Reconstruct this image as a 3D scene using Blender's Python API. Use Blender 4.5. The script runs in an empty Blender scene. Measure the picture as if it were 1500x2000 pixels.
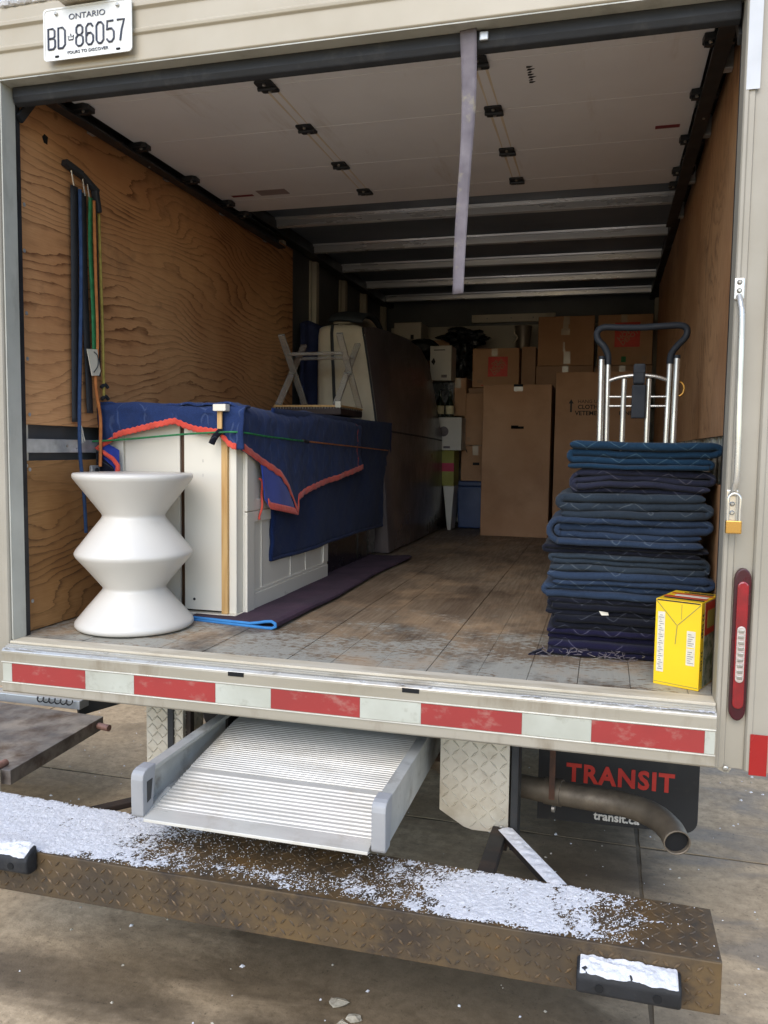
import bpy, bmesh, math, random
import numpy as np
from mathutils import Vector, Matrix
R = math.radians
random.seed(7)
SC = bpy.context.scene
COL = SC.collection

# ------------------------------------------------------------------ camera
cam_d = bpy.data.cameras.new("camera")
cam = bpy.data.objects.new("camera", cam_d)
COL.objects.link(cam)
SC.camera = cam
cam_d.sensor_fit = 'VERTICAL'
cam_d.sensor_height = 36.0
cam_d.sensor_width = 27.0
cam_d.lens = 1583.03 / 2000.0 * 36.0
cam_d.clip_start = 0.05
cam_d.clip_end = 400.0
YAW, PITCH, ROLL = 0.2654, 0.0786, -0.0132
_f = Vector((-math.sin(YAW) * math.cos(PITCH), math.cos(YAW) * math.cos(PITCH), -math.sin(PITCH)))
_r = Vector((math.cos(YAW), math.sin(YAW), 0.0))
_d = _f.cross(_r)
_r2 = math.cos(ROLL) * _r + math.sin(ROLL) * _d
_d2 = -math.sin(ROLL) * _r + math.cos(ROLL) * _d
_m = Matrix((( _r2.x, -_d2.x, -_f.x, 2.0991), (_r2.y, -_d2.y, -_f.y, -2.5348), (_r2.z, -_d2.z, -_f.z, 0.7296), (0, 0, 0, 1)))
cam.matrix_world = _m

# ------------------------------------------------------------------ light
SUN_EL, SUN_ROT = R(44), R(186)
w = bpy.data.worlds.new("World")
SC.world = w
w.use_nodes = True
wn = w.node_tree
bg = wn.nodes["Background"]
sky = wn.nodes.new("ShaderNodeTexSky")
sky.sky_type = 'NISHITA'
sky.sun_disc = False
sky.sun_elevation = SUN_EL
sky.sun_rotation = SUN_ROT
sky.dust_density = 1.0
sky.air_density = 1.0
sky.ozone_density = 1.0
wn.links.new(sky.outputs[0], bg.inputs[0])
bg.inputs[1].default_value = 0.15
sd = bpy.data.lights.new("sun", 'SUN')
sd.energy = 0.75
sd.angle = R(50)
sd.color = (1.0, 0.95, 0.88)
sun = bpy.data.objects.new("sun", sd)
COL.objects.link(sun)
_sv = Vector((math.sin(SUN_ROT) * math.cos(SUN_EL), math.cos(SUN_ROT) * math.cos(SUN_EL), math.sin(SUN_EL)))
sun.rotation_euler = _sv.to_track_quat('Z', 'Y').to_euler()
sun.location = (0, -6, 8)
vs = SC.view_settings
vs.view_transform = 'Standard'
vs.look = 'None'
vs.gamma = 1.0
vs.use_curve_mapping = False
vs.exposure = 1.13
SC.render.engine = 'CYCLES'
cy = SC.cycles
cy.use_denoising = True
cy.max_bounces = 10
cy.diffuse_bounces = 6
cy.glossy_bounces = 4
cy.transmission_bounces = 8
cy.transparent_max_bounces = 8
cy.sample_clamp_indirect = 6.0
cy.caustics_reflective = False
cy.caustics_refractive = False

# ------------------------------------------------------------------ materials
MT = {}
def lin(c):
    return tuple(((v / 255.0) / 12.92 if v / 255.0 <= .04045 else ((v / 255.0 + .055) / 1.055) ** 2.4) for v in c) + (1.0,)

class NT:
    """small wrapper round a material's node tree"""
    def __init__(s, name):
        m = bpy.data.materials.new(name); m.use_nodes = True
        s.m = m; s.t = m.node_tree; s.p = s.t.nodes["Principled BSDF"]
        MT[name] = m
    def n(s, kind, **kw):
        nd = s.t.nodes.new(kind)
        for k, v in kw.items():
            setattr(nd, k, v)
        return nd
    def l(s, a, b): s.t.links.new(a, b)
    def coord(s, scale=(1, 1, 1), world=True, rot=(0, 0, 0), loc=(0, 0, 0)):
        if world:
            g = s.n("ShaderNodeNewGeometry").outputs["Position"]
        else:
            g = s.n("ShaderNodeTexCoord").outputs["Object"]
        mp = s.n("ShaderNodeMapping")
        mp.inputs["Scale"].default_value = scale
        mp.inputs["Rotation"].default_value = rot
        mp.inputs["Location"].default_value = loc
        s.l(g, mp.inputs["Vector"])
        return mp.outputs[0]
    def noise(s, vec, scale=5, detail=5, rough=.55, dist=0.0):
        nd = s.n("ShaderNodeTexNoise")
        nd.inputs["Scale"].default_value = scale
        nd.inputs["Detail"].default_value = detail
        nd.inputs["Roughness"].default_value = rough
        nd.inputs["Distortion"].default_value = dist
        s.l(vec, nd.inputs["Vector"])
        return nd.outputs["Fac"]
    def ramp(s, fac, lo, hi, a=0.0, b=1.0):
        nd = s.n("ShaderNodeMapRange")
        nd.inputs["From Min"].default_value = lo
        nd.inputs["From Max"].default_value = hi
        nd.inputs["To Min"].default_value = a
        nd.inputs["To Max"].default_value = b
        s.l(fac, nd.inputs["Value"])
        return nd.outputs[0]
    def math(s, op, a, b=None):
        nd = s.n("ShaderNodeMath", operation=op)
        for i, v in enumerate((a, b)):
            if v is None: continue
            if isinstance(v, (int, float)): nd.inputs[i].default_value = v
            else: s.l(v, nd.inputs[i])
        return nd.outputs[0]
    def mix(s, fac, a, b):
        nd = s.n("ShaderNodeMix", data_type='RGBA')
        for sock, v in ((nd.inputs[0], fac), (nd.inputs[6], a), (nd.inputs[7], b)):
            if isinstance(v, (int, float)): sock.default_value = v
            elif isinstance(v, tuple): sock.default_value = v
            else: s.l(v, sock)
        return nd.outputs[2]
    def col(s, c):
        if isinstance(c, tuple): s.p.inputs["Base Color"].default_value = c
        else: s.l(c, s.p.inputs["Base Color"])
    def rough(s, v):
        if isinstance(v, (int, float)): s.p.inputs["Roughness"].default_value = v
        else: s.l(v, s.p.inputs["Roughness"])
    def bump(s, h, strength=.3, dist=.01):
        b = s.n("ShaderNodeBump")
        b.inputs["Strength"].default_value = strength
        b.inputs["Distance"].default_value = dist
        s.l(h, b.inputs["Height"])
        s.l(b.outputs[0], s.p.inputs["Normal"])

def mat(name, c1, c2=None, rough=.55, metal=0.0, vs=6.0, lo=.35, hi=.65, stretch=(1, 1, 1), grime=None, gs=3.0, glo=.5, ghi=.75,
        gstretch=(1, 1, 1), bump=0.0, bs=60.0, bd=.004, spec=.5, coat=0.0, rvar=.12, world=True, sheen=0.0):
    N = NT(name)
    v = N.coord(stretch, world)
    a = N.noise(v, vs)
    c2 = c2 or tuple(min(255, x * .86) for x in c1)
    c = N.mix(N.ramp(a, lo, hi), lin(c1), lin(c2))
    if grime:
        g = N.noise(N.coord(gstretch, world, loc=(3.1, 1.7, .4)), gs, 8, .65)
        c = N.mix(N.ramp(g, glo, ghi), c, lin(grime))
    N.col(c)
    N.rough(N.ramp(a, .3, .7, max(.03, rough - rvar), min(1, rough + rvar)))
    N.p.inputs["Metallic"].default_value = metal
    N.p.inputs["Specular IOR Level"].default_value = spec
    N.p.inputs["Coat Weight"].default_value = coat
    N.p.inputs["Coat Roughness"].default_value = .15
    if sheen:
        N.p.inputs["Sheen Weight"].default_value = sheen
        N.p.inputs["Sheen Roughness"].default_value = .5
    if bump:
        N.bump(N.noise(N.coord(stretch, world), bs, 4, .6), bump, bd)
    return N.m

def plywood(name, base, mid, dark, along='Y', freq=34.0, amp=15.0, dark_amt=.85, nscale=(.75, 1.6), big=.5):
    """rotary-cut veneer: the grain lines are contours of a smooth field"""
    N = NT(name)
    sep = N.n("ShaderNodeSeparateXYZ")
    N.l(N.n("ShaderNodeNewGeometry").outputs["Position"], sep.inputs[0])
    a, b = (sep.outputs[1], sep.outputs[2]) if along == 'Y' else (sep.outputs[2], sep.outputs[1])
    cb = N.n("ShaderNodeCombineXYZ")
    N.l(N.math('MULTIPLY', a, nscale[0]), cb.inputs[0]); N.l(N.math('MULTIPLY', b, nscale[1]), cb.inputs[1])
    f1 = N.noise(cb.outputs[0], 1.0, 2.2, .45, .5)
    cf = N.n("ShaderNodeCombineXYZ")
    N.l(N.math('MULTIPLY', a, 3.0), cf.inputs[0]); N.l(N.math('MULTIPLY', b, 14.0), cf.inputs[1])
    f2 = N.noise(cf.outputs[0], 1.0, 4, .6)
    ph = N.math('ADD', N.math('ADD', N.math('MULTIPLY', b, freq), N.math('MULTIPLY', f1, amp)), N.math('MULTIPLY', f2, 2.0))
    saw = N.math('FRACT', ph)
    thick = N.noise(N.coord((1, .8, 2.2), loc=(6, 1, 3)), 3.0, 3, .6)
    line = N.math('POWER', saw, N.ramp(thick, .3, .7, 1.6, 9.0))                      # slow ramp up to a sharp late-wood edge
    edge = N.ramp(saw, .96, 1.0, 1.0, 0.0)
    line = N.math('MULTIPLY', line, edge)
    amt = N.noise(N.coord((1, 1, 1)), 2.3, 3, .5)
    line = N.math('MULTIPLY', line, N.ramp(amt, .38, .58, .42, 1.0))
    cg = N.n("ShaderNodeCombineXYZ")
    N.l(N.math('MULTIPLY', a, 9.0), cg.inputs[0]); N.l(N.math('MULTIPLY', b, 160.0), cg.inputs[1])
    fine = N.noise(cg.outputs[0], 1.0, 4, .6)
    blot = N.noise(N.coord((1, 1, 1), loc=(5, 2, 1)), 1.4, 6, .6)
    c = N.mix(N.ramp(blot, .40, .62), lin(base), lin(mid))
    c = N.mix(N.ramp(fine, .35, .7, 0, .6), c, lin(mid))
    c = N.mix(N.math('MULTIPLY', line, dark_amt), c, lin(dark))
    knots = N.n("ShaderNodeTexVoronoi"); knots.inputs["Scale"].default_value = 2.1
    N.l(N.coord((1, 1, 1), loc=(.3, .2, .6)), knots.inputs["Vector"])
    c = N.mix(N.ramp(knots.outputs["Distance"], .045, .02, 0, .75), c, lin(dark))
    scuff = N.noise(N.coord((1, 2.0, 9.0), loc=(1, 9, 2)), 3.0, 9, .7)
    c = N.mix(N.ramp(scuff, .70, .80, 0, .35), c, lin((190, 170, 150)))
    smut = N.noise(N.coord((1, 1.2, 1.6), loc=(4, 3, 8)), 2.4, 9, .7)
    c = N.mix(N.ramp(smut, .58, .78, 0, .55), c, lin((84, 66, 54)))
    N.col(c)
    N.rough(N.ramp(fine, .3, .7, .5, .72))
    N.p.inputs["Specular IOR Level"].default_value = .3
    N.bump(fine, .06, .001)
    return N.m

# outside and truck body
mat("header_paint", (180, 171, 152), (168, 158, 138), .45, 0, 2.0, grime=(170, 152, 122), gs=2.2, glo=.55, ghi=.95, gstretch=(1, 1, .25))
mat("post_paint", (164, 157, 143), (152, 145, 130), .45, 0, 2.5, grime=(150, 140, 122), gs=3, glo=.58, ghi=.95, gstretch=(1, 1, .15))
mat("alloy_grey", (192, 192, 182), (174, 174, 164), .45, .05, 3.0, grime=(110, 104, 92), gs=5, glo=.55, ghi=.85, gstretch=(1, 1, .3))
mat("sill_alloy", (205, 203, 196), (176, 172, 160), .34, .55, 5, stretch=(.4, 4, 4), grime=(118, 104, 82), gs=9, glo=.55, ghi=.85, gstretch=(.5, 1, 1.2), bump=.08, bs=120)
mat("sill_face", (176, 169, 154), (154, 146, 128), .42, .25, 3, stretch=(.3, 1, 2), grime=(112, 95, 70), gs=6, glo=.52, ghi=.85, gstretch=(1.2, 1, .35))
mat("strip_red", (162, 58, 56), (146, 50, 48), .35, 0, 3, grime=(168, 124, 112), gs=14, glo=.55, ghi=.78, gstretch=(1, 1, 1.5))
mat("strip_white", (196, 198, 186), (172, 172, 158), .35, 0, 3, grime=(120, 112, 92), gs=11, glo=.52, ghi=.8)
mat("strip_red_fresh", (158, 34, 32), (146, 30, 30), .3, 0, 3)
mat("edge_bright", (232, 228, 214), None, .3, .3, 4)
mat("black_rubber", (22, 24, 27), (34, 35, 38), .62, 0, 9, grime=(64, 62, 60), gs=12, glo=.55, ghi=.85, bump=.2, bs=90)
mat("dark_steel", (34, 38, 42), (50, 50, 50), .5, .3, 8, grime=(70, 52, 40), gs=10, glo=.58, ghi=.8)
mat("galv", (190, 194, 196), (160, 164, 166), .38, .5, 4, stretch=(.4, 3, 3), grime=(88, 84, 78), gs=6, glo=.55, ghi=.85)
mat("bow_alloy", (226, 228, 230), (200, 203, 206), .3, .6, 4, stretch=(.4, 3, 3))
mat("roof_skin", (122, 134, 148), (104, 116, 130), .55, .1, 1.4, stretch=(.5, 1, 1), grime=(92, 92, 92), gs=2.0, glo=.55, ghi=.8)
mat("wall_skin", (96, 100, 104), (78, 82, 86), .5, .15, 1.6)
mat("wall_post_paint", (196, 192, 178), (170, 164, 150), .5, 0, 3)
mat("door_white", (232, 232, 234), (222, 221, 223), .5, 0, 1.5, grime=(176, 160, 142), gs=3.0, glo=.6, ghi=.95, gstretch=(2.5, .35, 1), bump=.04, bs=40)
mat("rust", (92, 58, 38), (50, 40, 36), .7, .2, 14, bump=.2, bs=60)
mat("rust_drip", (206, 190, 162), (218, 206, 186), .6, 0, 12, stretch=(3, .5, 1))
mat("cream_wood", (212, 203, 184), (196, 185, 162), .6, 0, 4, stretch=(.4, 3, 3), grime=(150, 134, 108), gs=7, glo=.5, ghi=.8, gstretch=(.5, 2, 2))
mat("bolt", (190, 188, 180), (150, 146, 138), .35, .8, 30)
mat("hole_black", (8, 8, 9), (12, 12, 13), .9)
plywood("ply_left", (208, 158, 110), (182, 130, 86), (84, 42, 22), freq=25, amp=25, dark_amt=1.0, nscale=(.6, 1.5))
plywood("ply_low", (168, 126, 80), (138, 98, 58), (62, 36, 18), dark_amt=1.0, freq=18, amp=26, nscale=(.7, 1.6))
plywood("ply_right", (190, 148, 108), (160, 118, 82), (104, 66, 40), along='Z', freq=16, amp=30, dark_amt=.85, nscale=(.8, 1.2))
mat("ply_edge", (176, 140, 96), (120, 84, 52), .7, 0, 30, stretch=(8, .4, 8))

N = NT("floor_wood")
grain = N.noise(N.coord((14, .9, 1)), 5.0, 8, .62)
tone = N.noise(N.coord((1.6, .5, 1), loc=(2, 0, 0)), 2.4, 6, .6)
rnd = N.n("ShaderNodeObjectInfo").outputs["Random"]
c = N.mix(N.ramp(tone, .34, .66), lin((152, 136, 115)), lin((108, 92, 75)))
c = N.mix(N.ramp(grain, .36, .72, 0, .6), c, lin((82, 62, 44)))
c = N.mix(N.ramp(rnd, 0, 1, 0, .28), c, lin((142, 120, 92)))
sep = N.n("ShaderNodeSeparateXYZ"); N.l(N.n("ShaderNodeNewGeometry").outputs["Position"], sep.inputs[0])
yy = N.ramp(sep.outputs[1], .0, 1.9, .20, -.11)           # the old grey paint survives towards the threshold
pn = N.noise(N.coord((1.0, 2.4, 1), loc=(.7, 3.3, 0)), 2.6, 3, .5)
pf = N.noise(N.coord((3.4, 8.0, 1), loc=(1.7, .3, 0)), 8.0, 9, .72)
pm = N.math('ADD', N.math('ADD', N.math('MULTIPLY', pn, .35), N.math('MULTIPLY', pf, .7)), yy)
pm = N.ramp(pm, .655, .685)
c = N.mix(N.math('MULTIPLY', pm, .75), c, lin((168, 168, 158)))
sand = N.noise(N.coord((1.5, 1.2, 1), loc=(9.7, 4.3, 0)), 2.2, 6, .6)
c = N.mix(N.ramp(sand, .50, .66, 0, .6), c, lin((176, 148, 116)))
stain = N.noise(N.coord((1.0, .7, 1), loc=(4.4, 8.1, 0)), 3.0, 7, .66)
c = N.mix(N.ramp(stain, .52, .68, 0, .75), c, lin((56, 42, 32))
)
scr = N.noise(N.coord((1.2, 16, 1), loc=(2.4, 1.1, 0)), 6.0, 6, .7)
c = N.mix(N.ramp(scr, .68, .76, 0, .35), c, lin((178, 170, 154)))
N.col(c); N.rough(N.ramp(grain, .3, .7, .42, .68))
N.bump(N.math('ADD', grain, N.math('MULTIPLY', pm, .6)), .18, .003)

N = NT("concrete")
big = N.noise(N.coord((1, 1, 1)), .9, 7, .6, .4)
fine = N.noise(N.coord((1, 1, 1)), 26, 8, .7)
c = N.mix(N.ramp(big, .34, .66), lin((206, 182, 148)), lin((180, 157, 124)))
c = N.mix(N.ramp(fine, .38, .68, 0, .75), c, lin((142, 122, 94)))
pit = N.noise(N.coord((1, 1, 1), loc=(3, 6, 0)), 75, 4, .65)
c = N.mix(N.ramp(pit, .60, .72, 0, .7), c, lin((86, 75, 58)))
c = N.mix(N.ramp(pit, .36, .26, 0, .5), c, lin((198, 184, 154)))
damp = N.noise(N.coord((.8, 2.2, 1), loc=(2.2, 7.7, 0)), 1.5, 8, .62, .5)
dm = N.ramp(damp, .47, .60)
c = N.mix(N.math('MULTIPLY', dm, .45), c, lin((62, 52, 40)))
spot = N.noise(N.coord((1, 1, 1), loc=(8, 1, 0)), 9, 6, .7)
c = N.mix(N.ramp(spot, .66, .74, 0, .55), c, lin((70, 60, 48)))
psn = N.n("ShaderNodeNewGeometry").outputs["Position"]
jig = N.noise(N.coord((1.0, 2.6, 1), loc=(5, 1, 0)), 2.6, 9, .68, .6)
wet_shade = None
for (cx, cy_, rx, ry) in ((1.55, -.12, .95, .42), (.45, -.42, .62, .13), (2.05, .75, .34, .75), (.9, -1.0, .8, .15)):   # melt-water and oil stains that also paint in shade under the truck
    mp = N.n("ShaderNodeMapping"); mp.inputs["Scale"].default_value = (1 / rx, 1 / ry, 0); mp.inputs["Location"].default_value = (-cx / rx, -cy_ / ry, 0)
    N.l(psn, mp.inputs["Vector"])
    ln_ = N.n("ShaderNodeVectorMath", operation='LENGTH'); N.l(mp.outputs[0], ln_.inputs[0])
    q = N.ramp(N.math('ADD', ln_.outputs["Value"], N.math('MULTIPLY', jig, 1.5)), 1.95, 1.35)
    wet_shade = q if wet_shade is None else N.math('MAXIMUM', wet_shade, q)
c = N.mix(N.math('MULTIPLY', wet_shade, .66), c, lin((52, 43, 33)))
dm = N.math('MAXIMUM', dm, wet_shade)
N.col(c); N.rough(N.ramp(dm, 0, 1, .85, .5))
N.bump(N.math('ADD', fine, N.noise(N.coord((1, 1, 1)), 140, 3, .6)), .25, .004)
mat("joint_dirt", (112, 97, 74), (82, 71, 55), .9, 0, 14, bump=.4, bs=60)

N = NT("bumper_paint")
a = N.noise(N.coord((1, 1, 1.3)), 7, 8, .68)
b = N.noise(N.coord((1, 1, 1), loc=(4, 2, 7)), 3.0, 5, .6)
c = N.mix(N.ramp(b, .38, .62), lin((104, 84, 56)), lin((74, 64, 52)))
c = N.mix(N.ramp(a, .46, .62), c, lin((62, 52, 42)))
c = N.mix(N.ramp(N.noise(N.coord((1, 1, 1), loc=(7, 7, 1)), 11, 6, .7), .60, .72, 0, .8), c, lin((40, 42, 48)))
N.col(c); N.rough(N.ramp(a, .3, .7, .4, .75)); N.p.inputs["Metallic"].default_value = .15
N.bump(a, .25, .003)
mat("bumper_wear", (116, 94, 66), (74, 64, 52), .42, .3, 16, grime=(112, 86, 52), gs=8, glo=.52, ghi=.68)
mat("tread_plate", (206, 200, 184), (190, 182, 164), .36, .35, 4, grime=(142, 124, 96), gs=5, glo=.5, ghi=.85)
mat("ramp_alloy", (202, 199, 190), (184, 180, 170), .38, .2, 5, stretch=(.6, 3, 3), grime=(160, 150, 128), gs=6, glo=.55, ghi=.85)
mat("ramp_rail", (196, 196, 190), (172, 172, 166), .42, .25, 6, grime=(116, 108, 96), gs=9, glo=.55, ghi=.8)
mat("grey_plastic", (164, 164, 164), (148, 148, 149), .5, 0, 5)
mat("exhaust", (126, 114, 98), (96, 87, 75), .55, .45, 9, grime=(60, 50, 42), gs=7, glo=.52, ghi=.75, bump=.1)
mat("flap_black", (24, 25, 27), (36, 36, 36), .6, 0, 5, grime=(64, 60, 52), gs=8, glo=.6, ghi=.85)
mat("flap_red", (206, 58, 46), (186, 46, 38), .5, 0, 9)
mat("flap_white", (220, 216, 206), None, .5, 0, 9)
mat("steel_plate", (146, 138, 130), (104, 99, 95), .5, .35, 6, grime=(70, 48, 38), gs=9, glo=.45, ghi=.7, bump=.15, bs=50)
mat("pin_rust", (156, 118, 104), (120, 88, 76), .6, .2, 20)
mat("chain_grey", (120, 118, 116), (84, 80, 78), .45, .6, 12)

N = NT("snow")
a = N.noise(N.coord((1, 1, 1)), 60, 5, .7)
N.col(N.mix(N.ramp(a, .35, .7), lin((228, 227, 227)), lin((196, 196, 198)))); N.rough(.6)
N.p.inputs["Subsurface Weight"].default_value = .15
N.p.inputs["Subsurface Radius"].default_value = (.02, .02, .025)
N.bump(N.noise(N.coord((1, 1, 1)), 260, 4, .7), .6, .004)

mat("plate_white", (226, 226, 220), (216, 215, 208), .35, 0, 6)
mat("plate_blue", (52, 56, 70), (66, 70, 82), .45)
mat("lens_red", (150, 14, 26), (120, 10, 20), .12, 0, 20, coat=1.0)
mat("lens_dark", (70, 12, 24), (54, 10, 20), .3, 0, 20)
mat("lens_clear", (204, 190, 180), (176, 160, 150), .15, 0, 60, stretch=(1, 1, 6), coat=1.0)
mat("chrome_paint", (216, 212, 202), (196, 192, 182), .22, .6, 8)
mat("brass", (196, 154, 82), (170, 128, 62), .3, .75, 14)
mat("sticker_red", (128, 44, 52), (112, 36, 46), .5)
mat("sticker_grey", (158, 146, 146), (142, 130, 130), .5)
mat("tape_grey", (200, 202, 204), (190, 192, 194), .5)
mat("strap_grey", (112, 104, 108), (92, 85, 90), .7, 0, 14, grime=(150, 140, 112), gs=12, glo=.58, ghi=.75, bump=.4, bs=400, bd=.002)
# cargo
mat("stool_white", (210, 206, 198), (206, 201, 192), .34, 0, 2.0, coat=.15, rvar=.01, grime=(186, 178, 160), gs=5, glo=.60, ghi=.95)
mat("cab_white", (218, 213, 199), (212, 206, 192), .34, 0, 1.5, coat=.2)
mat("cab_inner", (86, 56, 30), (60, 38, 22), .6, 0, 8, stretch=(8, 8, .6))
mat("raw_wood", (206, 168, 110), (184, 142, 86), .6, 0, 10, stretch=(8, 8, .5))
mat("black_box", (16, 17, 20), (22, 23, 26), .25, 0, 5, coat=.4)
def quilt(name, c1, c2, stitch, amt=.5, zig=.055, ax=(0, 2)):
    """quilted moving blanket: fuzzy cotton with zigzag stitch lines"""
    N = NT(name)
    a = N.noise(N.coord((1, 1, 1)), 5, 6, .6)
    fz = N.noise(N.coord((1, 1, 1)), 220, 3, .7)
    c = N.mix(N.ramp(a, .36, .66), lin(c1), lin(c2))
    c = N.mix(N.ramp(fz, .35, .7, 0, .3), c, lin(tuple(min(255, x * 1.35 + 8) for x in c1)))
    sep = N.n("ShaderNodeSeparateXYZ"); N.l(N.n("ShaderNodeNewGeometry").outputs["Position"], sep.inputs[0])
    u, v = sep.outputs[ax[0]], sep.outputs[ax[1]]
    wob = N.math('MULTIPLY', N.noise(N.coord((1, 1, 1)), 7, 2, .5), .05)
    tri = N.math('PINGPONG', u, zig)
    ph = N.math('ADD', N.math('ADD', N.math('MULTIPLY', tri, .6), v), wob)
    d = N.math('ABSOLUTE', N.math('SUBTRACT', N.math('FRACT', N.math('MULTIPLY', ph, 1.0 / zig)), .5))
    ln = N.ramp(d, .012, .045, 1.0, 0.0)
    gap = N.noise(N.coord((1, 1, 1), loc=(2, 5, 1)), 11, 2, .5)
    ln = N.math('MULTIPLY', ln, N.ramp(gap, .42, .5))
    c = N.mix(N.math('MULTIPLY', ln, amt), c, lin(stitch))
    N.col(c); N.rough(.92); N.p.inputs["Specular IOR Level"].default_value = .15
    N.p.inputs["Sheen Weight"].default_value = .06; N.p.inputs["Sheen Roughness"].default_value = .6
    N.bump(N.math('SUBTRACT', N.math('MULTIPLY', fz, .5), N.math('MULTIPLY', ln, .8)), .5, .004)
    return N.m
quilt("q_teal", (16, 42, 62), (12, 33, 50), (96, 126, 140), .3)
quilt("q_navy", (32, 34, 49), (24, 26, 40), (110, 108, 118), .4)
quilt("q_slate", (36, 49, 68), (27, 38, 55), (112, 126, 138), .3)
quilt("q_grey", (37, 46, 55), (28, 36, 45), (116, 124, 128), .3)
quilt("q_dark", (13, 15, 26), (9, 11, 20), (96, 100, 110), .3)
quilt("q_purple", (20, 18, 44), (14, 13, 33), (110, 108, 130), .35)
quilt("q_drape", (33, 50, 90), (25, 40, 76), (92, 108, 144), .3, .07, (0, 1))
quilt("q_pad", (15, 34, 72), (11, 26, 60), (40, 60, 100), .15, .07, (1, 2))
mat("q_lining", (24, 54, 146), (18, 42, 124), .9, 0, 9, bump=.4, bs=200, sheen=.2)
mat("binding_red", (212, 78, 58), (194, 62, 48), .85, 0, 10, bump=.5, bs=180, sheen=.2)
mat("rug_purple", (64, 44, 60), (50, 35, 50), .95, 0, 6, bump=.5, bs=180)
mat("rug_blue", (58, 130, 190), (44, 110, 172), .85, 0, 9, bump=.3, bs=180)
mat("cord_green", (34, 120, 68), (24, 96, 54), .7, 0, 40)
mat("cord_orange", (176, 108, 52), (152, 90, 42), .7, 0, 40)
mat("cord_yellow", (168, 150, 70), (140, 124, 56), .7, 0, 40)
mat("cord_blue", (32, 62, 102), (26, 52, 88), .7, 0, 40)
mat("strap_black", (30, 32, 36), (42, 44, 48), .7, 0, 30, bump=.3, bs=300)
mat("tag_white", (214, 208, 192), (196, 190, 172), .6)
mat("card", (178, 138, 104), (168, 128, 96), .8, 0, 3, stretch=(1, 1, 1), grime=(150, 112, 82), gs=2, glo=.5, ghi=.8)
mat("card_dark", (164, 130, 104), (152, 119, 94), .8, 0, 3)
mat("card_white", (206, 202, 194), (194, 190, 182), .6, 0, 3)
mat("card_tape", (176, 158, 132), (160, 140, 116), .3, 0, 6, coat=.4)
mat("ink_black", (28, 26, 26), None, .7)
mat("logo_red", (206, 62, 48), (190, 54, 42), .6, 0, 8)
mat("card_yellow", (150, 148, 74), (138, 136, 66), .7, 0, 5)
mat("card_magenta", (176, 32, 74), (160, 28, 66), .6)
mat("tote_blue", (22, 58, 110), (16, 46, 92), .4, 0, 5)
mat("bag_black", (26, 32, 36), (18, 22, 26), .3, 0, 10, bump=.8, bs=22, bd=.02, coat=.3)
mat("bottle_green", (26, 44, 28), (20, 34, 22), .1, 0, 5, coat=.6)
mat("bottle_label", (206, 196, 160), (190, 178, 140), .6)
mat("bucket_steel", (150, 142, 128), (120, 112, 100), .38, .5, 5, stretch=(1, 1, .3))
mat("board_white", (226, 220, 206), (210, 203, 188), .5, 0, 4)
mat("bulk_white", (190, 188, 180), (176, 174, 166), .6, 0, 2)
mat("sofa_cream", (196, 186, 164), (180, 170, 148), .7, 0, 4, bump=.2, bs=200, sheen=.2)
mat("sofa_brown", (86, 77, 76), (72, 64, 64), .34, 0, 2.4, coat=.35, bump=.35, bs=9, bd=.02)
mat("navy_cloth", (26, 36, 72), (20, 28, 58), .9, 0, 6, bump=.4, bs=120)
mat("dark_cloth", (50, 56, 60), (38, 44, 48), .9, 0, 6, bump=.4, bs=120)
mat("seat_brown", (56, 40, 36), (44, 32, 30), .6, 0, 8)
mat("yellow_card", (240, 200, 26), (232, 188, 18), .42, 0, 3, coat=.15, rvar=.06)
mat("label_white", (220, 214, 196), (204, 198, 180), .6, 0, 30, stretch=(1, 1, 3))
mat("box_print", (150, 158, 140), (90, 110, 84), .5, 0, 30, lo=.45, hi=.55)
mat("box_red", (190, 52, 34), (170, 44, 30), .5, 0, 12)
mat("tube_steel", (208, 206, 200), (184, 182, 176), .28, .75, 10, stretch=(3, 3, .5))
mat("foam_black", (20, 26, 34), (28, 34, 42), .7, 0, 20, bump=.2, bs=150)
mat("beige_render", (222, 200, 160), (208, 184, 144), .8, 0, 1.5, bump=.1, bs=30)
mat("window_glass", (60, 70, 84), (44, 54, 66), .08, 0, 2)
mat("tyre", (26, 26, 27), (36, 35, 34), .8, 0, 10, bump=.2)
mat("chassis", (30, 28, 27), (44, 38, 33), .7, .2, 8, grime=(74, 54, 40), gs=6, glo=.5, ghi=.75)
mat("debris", (190, 182, 164), (156, 147, 128), .8, 0, 40)

N = NT("acrylic")
N.col(lin((236, 232, 224))); N.rough(.06)
N.p.inputs["Transmission Weight"].default_value = .72
N.p.inputs["IOR"].default_value = 1.49
N = NT("plastic_wrap")
N.col(lin((220, 220, 226))); N.rough(.12)
N.p.inputs["Alpha"].default_value = .14
N.bump(N.noise(N.coord((1, 1, 1)), 14, 4, .6, .8), .8, .02)

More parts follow.
